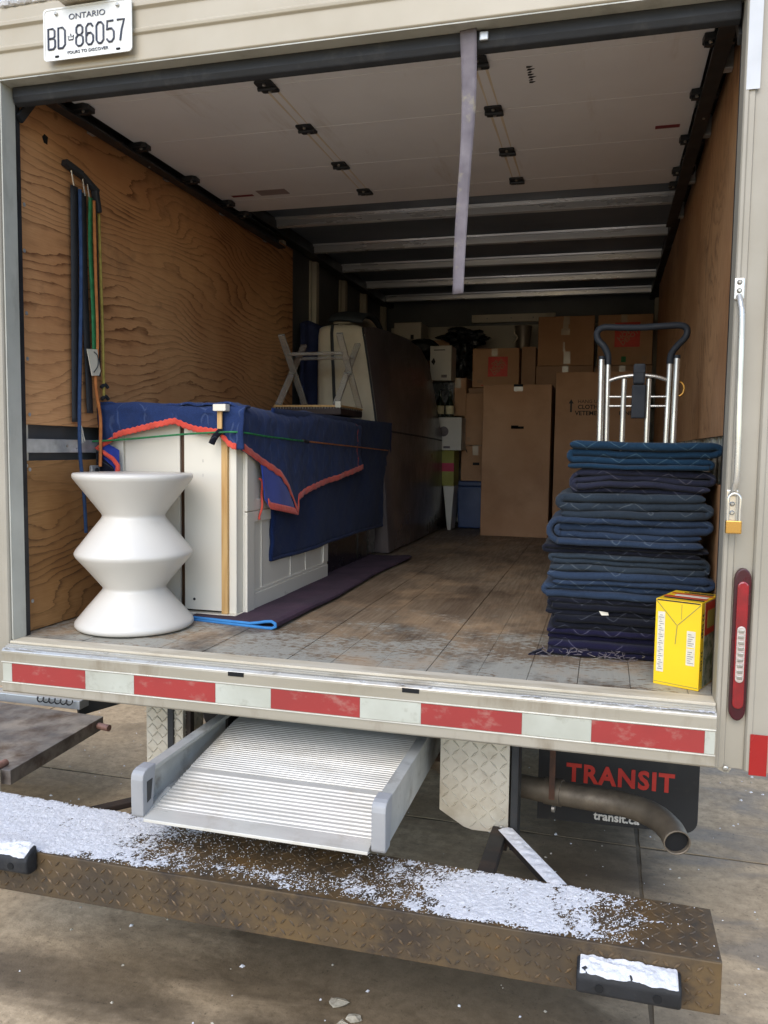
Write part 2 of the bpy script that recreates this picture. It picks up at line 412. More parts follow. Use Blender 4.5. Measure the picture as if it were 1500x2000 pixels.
# ------------------------------------------------------------------ mesh helpers
_rng = np.random.RandomState(11)
_TAB = _rng.rand(64, 64, 64)
def vnoise(x, y, z=0.0):
    xi, yi, zi = math.floor(x), math.floor(y), math.floor(z)
    fx, fy, fz = x - xi, y - yi, z - zi
    fx = fx * fx * (3 - 2 * fx); fy = fy * fy * (3 - 2 * fy); fz = fz * fz * (3 - 2 * fz)
    t = _TAB; a = 0.0
    for i in (0, 1):
        for j in (0, 1):
            for k in (0, 1):
                a += t[(xi + i) & 63, (yi + j) & 63, (zi + k) & 63] * (fx if i else 1 - fx) * (fy if j else 1 - fy) * (fz if k else 1 - fz)
    return a - .5
def fbm(x, y, z=0.0, o=4):
    s, a, f = 0.0, 1.0, 1.0
    for _ in range(o):
        s += a * vnoise(x * f, y * f, z * f); a *= .5; f *= 2.03
    return s
def interp(t, pts):
    if t <= pts[0][0]: return pts[0][1]
    for (a, va), (b, vb) in zip(pts, pts[1:]):
        if t <= b:
            return va + (vb - va) * (t - a) / max(1e-9, b - a)
    return pts[-1][1]

class MB:
    """collects shapes in world coordinates and links them as one mesh object"""
    def __init__(s):
        s.v, s.f, s.mi, s.cur = [], [], [], 0
    def add(s, vs, fs):
        o = len(s.v)
        s.v += [tuple(v) for v in vs]
        for f in fs:
            s.f.append(tuple(o + i for i in f)); s.mi.append(s.cur)
        return s
    def box(s, x0, x1, y0, y1, z0, z1):
        return s.add([(x0, y0, z0), (x1, y0, z0), (x1, y1, z0), (x0, y1, z0), (x0, y0, z1), (x1, y0, z1), (x1, y1, z1), (x0, y1, z1)],
                     [(0, 3, 2, 1), (4, 5, 6, 7), (0, 1, 5, 4), (1, 2, 6, 5), (2, 3, 7, 6), (3, 0, 4, 7)])
    def obox(s, c, u, v, w, a, b, d):
        """oriented box: centre, three unit axes, three half sizes"""
        c, u, v, w = Vector(c), Vector(u).normalized(), Vector(v).normalized(), Vector(w).normalized()
        P = []
        for dz in (-1, 1):
            for dx, dy in ((-1, -1), (1, -1), (1, 1), (-1, 1)):
                P.append(c + u * a * dx + v * b * dy + w * d * dz)
        return s.add(P, [(0, 3, 2, 1), (4, 5, 6, 7), (0, 1, 5, 4), (1, 2, 6, 5), (2, 3, 7, 6), (3, 0, 4, 7)])
    def bar(s, p, q, wx, wz, up=(0, 0, 1)):
        """square bar from p to q"""
        p, q = Vector(p), Vector(q); d = (q - p).normalized()
        u = d.cross(Vector(up))
        if u.length < 1e-4: u = d.cross(Vector((1, 0, 0)))
        u.normalize(); v = u.cross(d)
        return s.obox((p + q) / 2, u, d, v, wx / 2, (q - p).length / 2, wz / 2)
    def prism(s, poly, axis, a, b):
        """polygon in the two other axes (in xyz order), extruded along axis"""
        n = len(poly); P = []
        for h in (a, b):
            for p, q in poly:
                P.append({0: (h, p, q), 1: (p, h, q), 2: (p, q, h)}[axis])
        F = [tuple(range(n))[::-1], tuple(range(n, 2 * n))]
        F += [(i, (i + 1) % n, n + (i + 1) % n, n + i) for i in range(n)]
        return s.add(P, F)
    def tube(s, path, r, n=10, cap=True):
        path = [Vector(p) for p in path]; P = []; F = []; m = len(path)
        ref = Vector((.31, .17, .93)); u = None
        for i, p in enumerate(path):
            d = (path[min(i + 1, m - 1)] - path[max(i - 1, 0)]).normalized()
            if u is None:
                u = d.cross(ref)
                if u.length < .05: u = d.cross(Vector((1, 0, 0)))
            u = (u - d * u.dot(d)).normalized(); v = d.cross(u)
            rr = r[i] if isinstance(r, (list, tuple)) else r
            for k in range(n):
                t = 2 * math.pi * k / n
                P.append(p + (u * math.cos(t) + v * math.sin(t)) * rr)
        for i in range(m - 1):
            for k in range(n):
                F.append((i * n + k, i * n + (k + 1) % n, (i + 1) * n + (k + 1) % n, (i + 1) * n + k))
        if cap:
            F.append(tuple(range(n))[::-1]); F.append(tuple((m - 1) * n + k for k in range(n)))
        return s.add(P, F)
    def lathe(s, prof, c, n=32, axis=2, closed=False):
        P, F = [], []; m = len(prof)
        for r, h in prof:
            for k in range(n):
                t = 2 * math.pi * k / n
                a, b = r * math.cos(t), r * math.sin(t)
                o = {2: (a, b, h), 1: (a, h, b), 0: (h, a, b)}[axis]
                P.append((c[0] + o[0], c[1] + o[1], c[2] + o[2]))
        for i in range(m - 1 if not closed else m):
            j = (i + 1) % m
            for k in range(n):
                F.append((i * n + k, i * n + (k + 1) % n, j * n + (k + 1) % n, j * n + k))
        if not closed:
            F.append(tuple(range(n))[::-1]); F.append(tuple((m - 1) * n + k for k in range(n)))
        return s.add(P, F)
    def grid(s, fn, nu, nv):
        P = [fn(i / nu, j / nv) for i in range(nu + 1) for j in range(nv + 1)]
        F = [(i * (nv + 1) + j, (i + 1) * (nv + 1) + j, (i + 1) * (nv + 1) + j + 1, i * (nv + 1) + j + 1) for i in range(nu) for j in range(nv)]
        return s.add(P, F)
    def ribbon(s, path, side, w):
        """flat strip along a path, widened by the vector side"""
        P, F = [], []
        for p in path:
            p = Vector(p); P += [p - Vector(side) * w / 2, p + Vector(side) * w / 2]
        for i in range(len(path) - 1):
            F.append((2 * i, 2 * i + 1, 2 * i + 3, 2 * i + 2))
        return s.add(P, F)
    def build(s, name, m, parent=None, bevel=0.0, smooth=False, seg=2, solid=0.0, weld=False, sub=0, fixn=True, soff=0.0):
        me = bpy.data.meshes.new(name)
        o0 = wloc(parent)
        me.from_pydata([(a - o0[0], b - o0[1], c - o0[2]) for a, b, c in s.v], [], s.f)
        ms = m if isinstance(m, (list, tuple)) else [m]
        for q in ms: me.materials.append(MT[q])
        for p, i in zip(me.polygons, s.mi): p.material_index = min(i, len(ms) - 1)
        if bevel or weld or fixn:
            bm = bmesh.new(); bm.from_mesh(me)
            if weld: bmesh.ops.remove_doubles(bm, verts=bm.verts, dist=1e-5)
            if fixn: bmesh.ops.recalc_face_normals(bm, faces=bm.faces)
            if bevel:
                es = [e for e in bm.edges if len(e.link_faces) == 2 and e.calc_face_angle(0) > .5]
                bmesh.ops.bevel(bm, geom=es, offset=bevel, segments=seg, affect='EDGES', profile=.6, clamp_overlap=True)
            bm.to_mesh(me); bm.free()
        if smooth:
            me.polygons.foreach_set("use_smooth", [True] * len(me.polygons))
        o = bpy.data.objects.new(name, me); COL.objects.link(o)
        if parent: o.parent = parent
        if smooth and bevel == 0 and not sub:
            try: me.set_sharp_from_angle(angle=R(40))
            except Exception: pass
        if solid:
            md = o.modifiers.new("thickness", 'SOLIDIFY'); md.thickness = solid; md.offset = soff
        if sub:
            md = o.modifiers.new("smooth", 'SUBSURF'); md.levels = sub; md.render_levels = sub
        return o

def wloc(o):
    v = Vector((0, 0, 0))
    while o:
        v += o.location; o = o.parent
    return v
def tag(o, label, cat, group=None, kind=None):
    if label: o["label"] = label
    if cat: o["category"] = cat
    if group: o["group"] = group
    if kind: o["kind"] = kind
    return o
def thing(name, loc, label, cat, group=None, parent=None):
    o = bpy.data.objects.new(name, None); o.empty_display_size = .1
    COL.objects.link(o); o.location = loc
    if parent:
        o.parent = parent; o.location = Vector(loc) - wloc(parent)
    return tag(o, label, cat, group) if label else o
def share(src, parent, shift):
    """a copy of a part that shares its mesh"""
    o = src.copy(); COL.objects.link(o); o.parent = parent
    o.location = Vector(src.location) + Vector(shift)
    return o
def text(name, s, size, loc, m, parent, rot=(R(90), 0, 0), ext=.001, xs=1.0, bold=0.0, align='CENTER', space=1.0):
    cu = bpy.data.curves.new(name, 'FONT')
    cu.body = s; cu.size = size; cu.extrude = ext; cu.offset = bold
    cu.align_x = align; cu.align_y = 'CENTER'; cu.space_character = space
    cu.resolution_u = 3
    t = bpy.data.objects.new(name + "_curve", cu)
    COL.objects.link(t)
    bpy.context.view_layer.update()
    me = bpy.data.meshes.new_from_object(t.evaluated_get(bpy.context.evaluated_depsgraph_get()))
    bpy.data.objects.remove(t); bpy.data.curves.remove(cu)
    me.name = name
    me.materials.clear(); me.materials.append(MT[m])
    from mathutils import Euler
    M = Matrix.Translation(Vector(loc) - wloc(parent)) @ Euler(rot).to_matrix().to_4x4() @ Matrix.Diagonal((xs, 1, 1, 1))
    me.transform(M)
    o = bpy.data.objects.new(name, me); COL.objects.link(o)
    if parent: o.parent = parent
    return o
def bez(pts, n=8):
    """smooth path through points (Catmull-Rom)"""
    P = [Vector(p) for p in pts]; out = []
    for i in range(len(P) - 1):
        a, b, c, d = P[max(i - 1, 0)], P[i], P[i + 1], P[min(i + 2, len(P) - 1)]
        for k in range(n):
            t = k / n
            out.append(.5 * ((2 * b) + (c - a) * t + (2 * a - 5 * b + 4 * c - d) * t * t + (3 * b - a - 3 * c + d) * t ** 3))
    out.append(P[-1])
    return out

# ------------------------------------------------------------------ setting
GZ = -.98
gnd = MB(); gnd.box(-40, 45, -30, 60, GZ - .4, GZ - .003)
ground = gnd.build("ground", "joint_dirt")
ground["kind"] = "structure"
SX = [2.29 + 3.6 * k for k in range(-5, 5)]; SY = [1.03 + 4.2 * k for k in range(-4, 6)]
for i in range(len(SX) - 1):
    for j in range(len(SY) - 1):
        m = MB(); g = .006
        x0, x1, y0, y1 = SX[i] + g, SX[i + 1] - g, SY[j] + g, SY[j + 1] - g
        near = abs((x0 + x1) / 2 - 1) < 4 and abs((y0 + y1) / 2) < 5
        if near:        # chipped, slightly uneven arrises
            P = []
            for (ax, ay), (bx, by) in zip(((x0, y0), (x1, y0), (x1, y1), (x0, y1)), ((x1, y0), (x1, y1), (x0, y1), (x0, y0))):
                for k in range(60):
                    t = k / 60; px, py = ax + (bx - ax) * t, ay + (by - ay) * t
                    e = .012 * max(0, fbm(px * 9, py * 9, 3, 3)) + .004 * vnoise(px * 40, py * 40)
                    cx, cy_ = (x0 + x1) / 2, (y0 + y1) / 2
                    P.append((px + math.copysign(e, cx - px), py + math.copysign(e, cy_ - py)))
            m.prism(P, 2, GZ - .05, GZ)
        else:
            m.box(x0, x1, y0, y1, GZ - .05, GZ)
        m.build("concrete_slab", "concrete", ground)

bld = thing("building", (-7, 11, GZ), "beige rendered building behind the truck, a sliver above the licence plate", "building")
m = MB(); m.box(-16, 1.5, 11, 16, GZ, 8.5); m.build("wall", "beige_render", bld)
m = MB(); m.box(-16.2, 1.7, 10.8, 16.2, 8.5, 8.8); m.build("roof_edge", "header_paint", bld, .03)
for k in range(5):
    for z0 in (1.4, 4.8):
        xx = -15 + k * 3.3
        m = MB(); m.box(xx, xx + 1.5, 10.93, 11.0, z0, z0 + 1.9); f_ = m.build("window", "header_paint", bld, .01)
        m = MB(); m.box(xx + .08, xx + 1.42, 10.92, 10.95, z0 + .08, z0 + 1.82); m.build("pane", "window_glass", f_)

# ------------------------------------------------------------------ truck
TR = thing("box_truck", (1.215, 2.7, GZ), "white box truck with its rear door rolled up and cargo inside", "truck")
XL, XR = -.03, 2.47                     # inner faces of the plywood
def mir(x): return 2.43 - x
# posts
prof = [(2.432, .035), (2.432, -.046), (2.436, -.052), (2.444, -.052), (2.448, -.047), (2.462, -.047), (2.464, -.040), (2.514, -.040), (2.516, -.050),
        (2.520, -.056), (2.532, -.056), (2.536, -.052), (2.592, -.052), (2.60, -.044), (2.60, .035)]
m = MB(); m.prism(prof, 2, -.19, 2.24); post = m.build("rear_post", "post_paint", TR, .0015)
m = MB(); m.prism([(mir(a), b) for a, b in prof], 2, -.175, 2.24); post2 = m.build("rear_post", "post_paint", TR, .0015)
m = MB(); m.prism([(-.002, .034), (-.002, -.044), (-.0045, -.044), (-.0045, .034)], 2, -.0, 2.0); 
m = MB(); m.box(-.001, .004, -.040, .030, .004, 1.995); m.build("jamb_liner", "alloy_grey", TR)
m = MB(); m.box(-.028, -.003, .037, .062, .0, 2.02); m.build("door_seal", "black_rubber", TR)
m = MB(); m.box(2.433, 2.452, .037, .062, .0, 2.02); m.build("door_seal", "black_rubber", TR)
# feet of the post
m = MB(); m.prism([(2.432, -.19), (2.46, -.203), (2.475, -.205), (2.485, -.19)], 1, -.045, .02); m.build("post_foot", "post_paint", TR, .002)
m = MB(); m.lathe([(.008, -.05), (.008, -.056), (.004, -.058)], (2.467, 0, -.188), 12, 1); m.build("bolt", "bolt", TR)
m = MB(); m.box(2.425 + .012, 2.472, -.0535, -.0515, 1.722, 2.1); m.build("tape_patch", "tape_grey", TR)
m = MB(); m.box(2.528, 2.575, -.0585, -.0555, -.198, -.078); m.build("reflective_strip", "strip_red_fresh", TR)
# tail light
LT = thing("tail_light", (2.489, -.04, .18), None, None, None, TR)
def stadium(cx, cz, hw, hz, n=8, point=1.0):
    P = []
    for k in range(n + 1):
        t = math.pi * k / n; P.append((cx + hw * math.cos(t), cz + hz - hw * point + hw * point * math.sin(t)))
    for k in range(n + 1):
        t = math.pi + math.pi * k / n; P.append((cx + hw * math.cos(t), cz - hz + hw * point + hw * point * math.sin(t)))
    return P
m = MB(); m.prism(stadium(2.489, .18, .0225, .222, point=1.5), 1, -.060, -.039); m.build("lens_housing", "lens_dark", LT, .004)
m = MB(); m.prism(stadium(2.489, .18, .0155, .185), 1, -.068, -.058); m.build("red_lens", "lens_red", LT, .004)
m = MB(); m.prism(stadium(2.489, .155, .0115, .082), 1, -.072, -.066); m.build("clear_lens", "lens_clear", LT, .003)
for k in range(9):
    m = MB(); m.box(2.4815, 2.4965, -.0745, -.071, .084 + k * .0168, .094 + k * .0168); m.build("light_bar", "bolt", LT, .002)
# grab handle and hasp
GH = thing("grab_handle", (2.45, -.05, .9), None, None, None, TR)
m = MB(); m.box(2.430, 2.457, -.058, -.0505, 1.155, 1.215); m.build("mount_plate", "chrome_paint", GH, .004)
for z in (1.203, 1.180):
    m = MB(); m.lathe([(.007, -.057), (.0068, -.062), (.004, -.065)], (2.443, 0, z), 12, 1); m.build("bolt", "bolt", GH, smooth=True)
pth = bez([(2.443, -.060, 1.165), (2.446, -.078, 1.135), (2.449, -.088, 1.09), (2.452, -.088, .88), (2.455, -.088, .68), (2.452, -.080, .635), (2.449, -.064, .612)], 6)
m = MB(); m.tube(pth, .0085, 10); m.build("grip", "chrome_paint", GH, smooth=True)
m = MB(); m.box(2.434, 2.466, -.060, -.0505, .535, .625); m.build("mount_plate", "chrome_paint", GH, .004)
for z in (.585, .560):
    m = MB(); m.lathe([(.007, -.058), (.0068, -.064), (.004, -.067)], (2.450, 0, z), 12, 1); m.build("bolt", "bolt", GH, smooth=True)
PL = thing("padlock", (2.452, -.075, .505), "small brass padlock hanging from the handle on the rear post", "padlock")
m = MB(); m.box(2.431, 2.473, -.096, -.078, .503, .540); m.build("lock_body", "brass", PL, .003)
pth = [(2.436, -.087, .538), (2.436, -.087, .575)] + [(2.4515 - .0155 * math.cos(t), -.087, .60 + .0155 * math.sin(t)) for t in [math.pi * k / 8 for k in range(9)]] + [(2.467, -.087, .575), (2.467, -.087, .538)]
m = MB(); m.tube(pth, .0042, 10); m.build("shackle", "chrome_paint", PL, smooth=True)
# left latch hooks
for z0 in (1.18, .64):
    m = MB(); m.prism([(mir(2.52) - .02, z0), (mir(2.52) + .012, z0), (mir(2.52) + .016, z0 + .07), (mir(2.52) + .004, z0 + .085), (mir(2.52) - .02, z0 + .085)], 1, -.066, -.0565)
    m.build("latch_plate", "chrome_paint", TR, .003)

# header
hp = [(-.048, 2.0), (-.052, 2.004), (-.052, 2.082), (-.060, 2.088), (-.062, 2.098), (-.056, 2.104), (-.056, 2.160), (-.066, 2.168), (-.066, 2.180), (-.058, 2.186), (-.058, 2.225), (-.05, 2.236), (.04, 2.240), (.04, 2.0)]
m = MB(); m.prism(hp, 0, -.168, 2.598); HD = m.build("header", "header_paint", TR, .002)
m = MB(); m.box(-.01, 2.44, -.046, .036, 1.9955, 1.9995); m.build("header_liner", "alloy_grey", HD)
PLT = thing("license_plate", (.36, -.075, 2.13), None, None, None, TR)
def rrect(x0, x1, z0, z1, r, n=5):
    P = []
    for cx, cz, a in ((x1 - r, z1 - r, 0), (x0 + r, z1 - r, 90), (x0 + r, z0 + r, 180), (x1 - r, z0 + r, 270)):
        for k in range(n + 1):
            t = R(a + 90 * k / n); P.append((cx + r * math.cos(t), cz + r * math.sin(t)))
    return P
px0, px1, pz0, pz1 = .213, .552, 2.022, 2.192
m = MB(); m.prism(rrect(px0, px1, pz0, pz1, .014), 1, -.0775, -.075); m.build("plate_panel", "plate_white", PLT)
m = MB(); o_ = rrect(px0, px1, pz0, pz1, .014); i_ = rrect(px0 + .006, px1 - .006, pz0 + .006, pz1 - .006, .010)
nn = len(o_); m.add([(a, -.0792, b) for a, b in o_] + [(a, -.0792, b) for a, b in i_] + [(a, -.0776, b) for a, b in o_] + [(a, -.0776, b) for a, b in i_],
      [(k, (k + 1) % nn, nn + (k + 1) % nn, nn + k) for k in range(nn)] + [(k, (k + 1) % nn, 2 * nn + (k + 1) % nn, 2 * nn + k) for k in range(nn)] + [(nn + k, nn + (k + 1) % nn, 3 * nn + (k + 1) % nn, 3 * nn + k) for k in range(nn)])
m.build("plate_rim", "plate_white", PLT)
G = {'B': [[(0, 0), (0, 1), (.7, 1), (.95, .9), (.95, .62), (.75, .53), (0, .53)], [(.75, .53), (1, .42), (1, .1), (.75, 0), (0, 0)]],
     'D': [[(0, 0), (0, 1), (.65, 1), (1, .85), (1, .15), (.65, 0), (0, 0)]],
     '8': [[(.3, .53), (.05, .65), (.05, .88), (.3, 1), (.7, 1), (.95, .88), (.95, .65), (.7, .53), (.3, .53), (0, .4), (0, .12), (.3, 0), (.7, 0), (1, .12), (1, .4), (.7, .53)]],
     '6': [[(.95, .85), (.7, 1), (.3, 1), (0, .85), (0, .15), (.3, 0), (.7, 0), (1, .15), (1, .42), (.7, .56), (.3, .56), (0, .42)]],
     '0': [[(.3, 0), (0, .15), (0, .85), (.3, 1), (.7, 1), (1, .85), (1, .15), (.7, 0), (.3, 0)]],
     '5': [[(.95, 1), (.08, 1), (.04, .58), (.35, .63), (.7, .63), (1, .48), (1, .15), (.7, 0), (.3, 0), (0, .15)]],
     '7': [[(0, 1), (1, 1), (.62, .5), (.42, 0)]]}
cx = .232; cz = 2.060
for ch in "BD 86057":
    if ch == ' ': cx += .030; continue
    m = MB()
    for st in G[ch]:
        m.tube([(cx + p * .0265, -.0782, cz + q * .066) for p, q in st], .0036, 6)
    m.build("plate_character", "plate_blue", PLT); cx += .0392
m = MB(); m.tube([(.311 + p * .018, -.0782, 2.083 + q * .02) for p, q in ((0, 0), (1, 0))], .002, 5)
m.tube([(.311 + p * .018, -.0782, 2.083 + q * .02) for p, q in ((0, .1), (-.1, .7), (.3, .4), (.5, 1), (.7, .4), (1.1, .7), (1, .1))], .0014, 5); m.build("crown_mark", "plate_blue", PLT)
text("plate_heading", "ONTARIO", .026, (.383, -.0785, 2.156), "plate_blue", PLT, xs=1.2)
text("plate_motto", "YOURS TO DISCOVER", .0135, (.383, -.0785, 2.042), "plate_blue", PLT, xs=1.2)
for xx in (.265, .500):
    m = MB(); m.lathe([(.006, -.0775), (.006, -.083), (.003, -.085)], (xx, 0, 2.172), 10, 1); m.build("bolt", "bolt", PLT)
    m = MB(); m.prism(rrect(xx - .008, xx + .008, 2.031, 2.038, .003), 1, -.0790, -.0777); m.build("slot", "hole_black", PLT)
m = MB(); m.prism([(-.058, 2.200), (-.12, 2.200), (-.125, 2.210), (-.118, 2.245), (-.058, 2.250)], 0, .29, .47); m.build("plate_lamp", "header_paint", TR, .004)

# sill
SL = thing("rear_sill", (1.215, -.06, -.08), None, None, None, TR)
sp = [(.022, -.02), (.022, -.002), (-.058, -.004), (-.064, -.008), (-.094, -.016), (-.101, -.022), (-.103, -.028), (-.103, -.168), (-.098, -.174), (.0, -.174), (.0, -.02)]
m = MB(); m.prism(sp, 0, .003, 2.431); m.build("sill_channel", "sill_face", SL, .002)
m = MB(); m.prism([(-.0645, -.0075), (-.094, -.0155), (-.1025, -.0225), (-.1015, -.0205), (-.094, -.0135), (-.0645, -.0055)], 0, .004, 2.430); m.build("sill_plate", "sill_alloy", SL)
for yy_ in (-.068, -.080):
    m = MB(); m.box(.004, 2.43, yy_ - .002, yy_ + .002, -.010, -.0045 if yy_ > -.07 else -.0075); m.build("sill_rib", "sill_alloy", SL)
m = MB(); m.box(.002, 2.432, -.056, .018, -.006, .0035); m.build("threshold_board", "cream_wood", SL, .002)
for z in (-.062, -.136):
    m = MB(); m.box(.004, 2.430, -.1065, -.102, z - .002, z + .002); m.build("sill_bead", "edge_bright", SL, .001)
ed = [(.010, .049, 'w'), (.049, .355, 'r'), (.355, .549, 'w'), (.549, .859, 'r'), (.859, 1.06, 'w'), (1.06, 1.367, 'r'), (1.367, 1.567, 'w'), (1.567, 1.881, 'r'), (1.881, 2.085, 'w'), (2.085, 2.400, 'r'), (2.400, 2.428, 'w')]
for a, b, c_ in ed:
    m = MB(); m.box(a + .0005, b - .0005, -.1048, -.1032, -.132, -.066); m.build("reflective_strip", "strip_red" if c_ == 'r' else "strip_white", SL)
for a, b, y0, y1 in ((.905, .962, -.105, -.084), (1.505, 1.560, -.105, -.084), (1.27, 1.36, -.092, -.086)):
    m = MB(); m.prism([(y0, -.036 if y0 < -.1 else -.0135), (y0, -.0235 if y0 < -.1 else -.0128), (y1, -.0125), (y1, -.02)], 0, a, b); m.build("drain_slot", "hole_black", SL)

# floor
FL = thing("cargo_floor", (1.22, 2.7, -.03), None, None, None, TR)
m = MB(); m.box(-.08, 2.52, .03, 5.5, -.13, -.034); m.build("floor_frame", "chassis", FL)
xe = -.075; k = 0
while xe < 2.5:
    wd = .163 + .006 * math.sin(k * 5.1); x1 = min(xe + wd, 2.515)
    m = MB(); m.box(xe + .0008, x1 - .0008, .020, 5.48, -.032, 0 + .0012 * math.sin(k * 2.3)); m.build("plank", "floor_wood", FL, .0008, seg=1)
    xe = x1; k += 1

# side walls
def side_wall(left):
    s = 1 if left else -1
    x_in = XL if left else XR
    W = thing("side_wall", (x_in - s * .06, 2.7, 0), None, None, None, TR)
    def bx(d0, d1, y0, y1, z0, z1, nm, mt, bev=0.0):       # d = depth behind the inner face
        a, b = sorted((x_in - s * d0, x_in - s * d1))
        m = MB(); m.box(a, b, y0, y1, z0, z1); return m.build(nm, mt, W, bev)
    bx(.062, .070, .035, 5.5, -.16, 2.2, "inner_skin", "wall_skin")
    bx(.122, .128, .036, 5.52, -.17, 2.235, "outer_skin", "header_paint")
    bx(.0125, .062, .036, .12, .0, 2.1, "wall_post", "wall_post_paint")
    for y in (.72, 1.38, 2.02, 2.66, 3.32, 4.02, 4.62, 5.3):
        bx(.0125, .0615, y, y + .06, .0, 2.12, "wall_post", "wall_post_paint", .003)
        bx(.045, .0615, y - .03, y, .0, 2.12, "post_flange", "wall_post_paint", .002)
    # plywood
    if left:
        def ply(y0, y1, z0, z1, mt, rc=0.0):
            P = [(y0, z0), (y1, z0), (y1, z1)]
            if rc: P += [(y0 + rc - rc * math.sin(t), z1 - rc + rc * math.cos(t)) for t in [R(a) for a in range(0, 91, 15)]]
            else: P += [(y0, z1)]
            m = MB(); m.prism(P, 0, x_in - .012, x_in); return m.build("plywood_sheet", mt, W, .0015, seg=1)
        ply(.068, 2.81, .802, 2.085, "ply_left", .12)
        ply(.068, 2.60, .004, .664, "ply_low")
        m = MB(); m.box(x_in - .012, x_in - .004, .04, 5.4, .694, .748); rail = m.build("cargo_rail", "galv", W, .002)
        for y in (.085, .34, .6):
            m = MB(); m.lathe([(.006, x_in - .004), (.006, x_in - .001), (.003, x_in)], (0, y, .722), 10, 0); m.build("rivet", "bolt", W)
        for (y, z) in ((.11, 1.62), (.105, 1.45), (.11, 1.22), (.11, 1.05), (.115, .84), (.11, .63), (.11, .12), (.092, .645)):
            m = MB(); m.lathe([(.0075, x_in - .001), (.0075, x_in + .0015), (.004, x_in + .002)], (0, y, z), 10, 0); m.build("screw", "galv", W)
        m = MB(); m.prism([(.218, 1.905), (.232, 1.92), (.252, 1.915), (.248, 1.885), (.228, 1.886)], 0, x_in - .002, x_in + .001); m.build("bolt_hole", "hole_black", W)
    else:
        bx(0, .012, .068, 1.36, .785, 2.085, "plywood_sheet", "ply_right", .0015)
        bx(.006, .0122, 1.364, 4.55, .785, 2.085, "plywood_sheet", "ply_right", .0015)
        bx(0, .012, .068, 2.6, .004, .62, "plywood_sheet", "ply_right", .0015)
        for k in range(16):
            y = .13 + k * .115
            bx(.02, .03, y, y + .06, .62, .79, "wall_slat", "wall_post_paint", .002)
    return W
side_wall(True); side_wall(False)
# front wall
FW = thing("front_wall", (1.22, 5.52, 0), None, None, None, TR)
m = MB(); m.box(-.1, 2.54, 5.48, 5.55, -.16, 2.235); m.build("bulkhead_skin", "wall_skin", FW)
m = MB(); m.box(-.02, 2.46, 5.45, 5.479, .0, 1.93); m.build("bulkhead_panel", "bulk_white", FW)
m = MB(); m.box(.80, 1.60, 5.405, 5.448, 1.955, 2.03); bd_ = m.build("white_board", "board_white", FW, .003)
for xx in (.95, 1.18, 1.39):
    m = MB(); m.lathe([(.007, 5.404), (.007, 5.400), (.003, 5.398)], (xx, 0, 1.992), 8, 1); m.build("screw", "galv", FW)
# roof
RF = thing("roof", (1.22, 2.7, 2.2), None, None, None, TR)
m = MB(); m.box(-.155, 2.585, .041, 5.54, 2.20, 2.236); m.build("roof_skin", "roof_skin", RF)
for y in (.6, 1.25, 1.9, 2.47, 3.17, 3.83, 4.52, 5.18):
    m = MB(); m.prism([(y - .045, 2.199), (y - .042, 2.186), (y - .022, 2.184), (y - .018, 2.146), (y - .006, 2.140), (y, 2.146), (y + .006, 2.140), (y + .018, 2.146), (y + .022, 2.184), (y + .042, 2.186), (y + .045, 2.199)], 0, -.06, 2.50)
    m.build("roof_bow", "bow_alloy", RF, .001)
for xx in (-.06, 2.46):
    m = MB(); m.box(xx - .02, xx + .06, .05, 5.45, 2.125, 2.199); m.build("roof_rail", "dark_steel", RF, .006)
# door tracks
for s_, xa in ((1, .0), (-1, 2.44)):
    m = MB(); P = [(xa, 2.075), (xa, 2.012), (xa + s_ * .052, 2.012), (xa + s_ * .052, 2.022), (xa + s_ * .006, 2.022), (xa + s_ * .006, 2.068), (xa + s_ * .04, 2.068), (xa + s_ * .04, 2.075)]
    m.prism(P, 1, .16, 2.48); m.build("door_track", "dark_steel", TR, .0015)
    m = MB(); m.bar((xa + s_ * .01, .045, 1.90), (xa + s_ * .01, .15, 2.03), .03, .012, (1, 0, 0)); m.build("track_bend", "dark_steel", TR)
    for y in (.5, 1.1, 1.7, 2.3):
        m = MB(); m.box(min(xa - s_ * .03, xa + s_ * .004), max(xa - s_ * .03, xa + s_ * .004), y, y + .04, 2.02, 2.10); m.build("track_clip", "galv", TR, .002)
    m = MB(); m.lathe([(.005, 0), (.005, .004), (.002, .006)], (xa + s_ * .02, .9, 2.008), 8, 2); m.build("bolt", "bolt", TR)
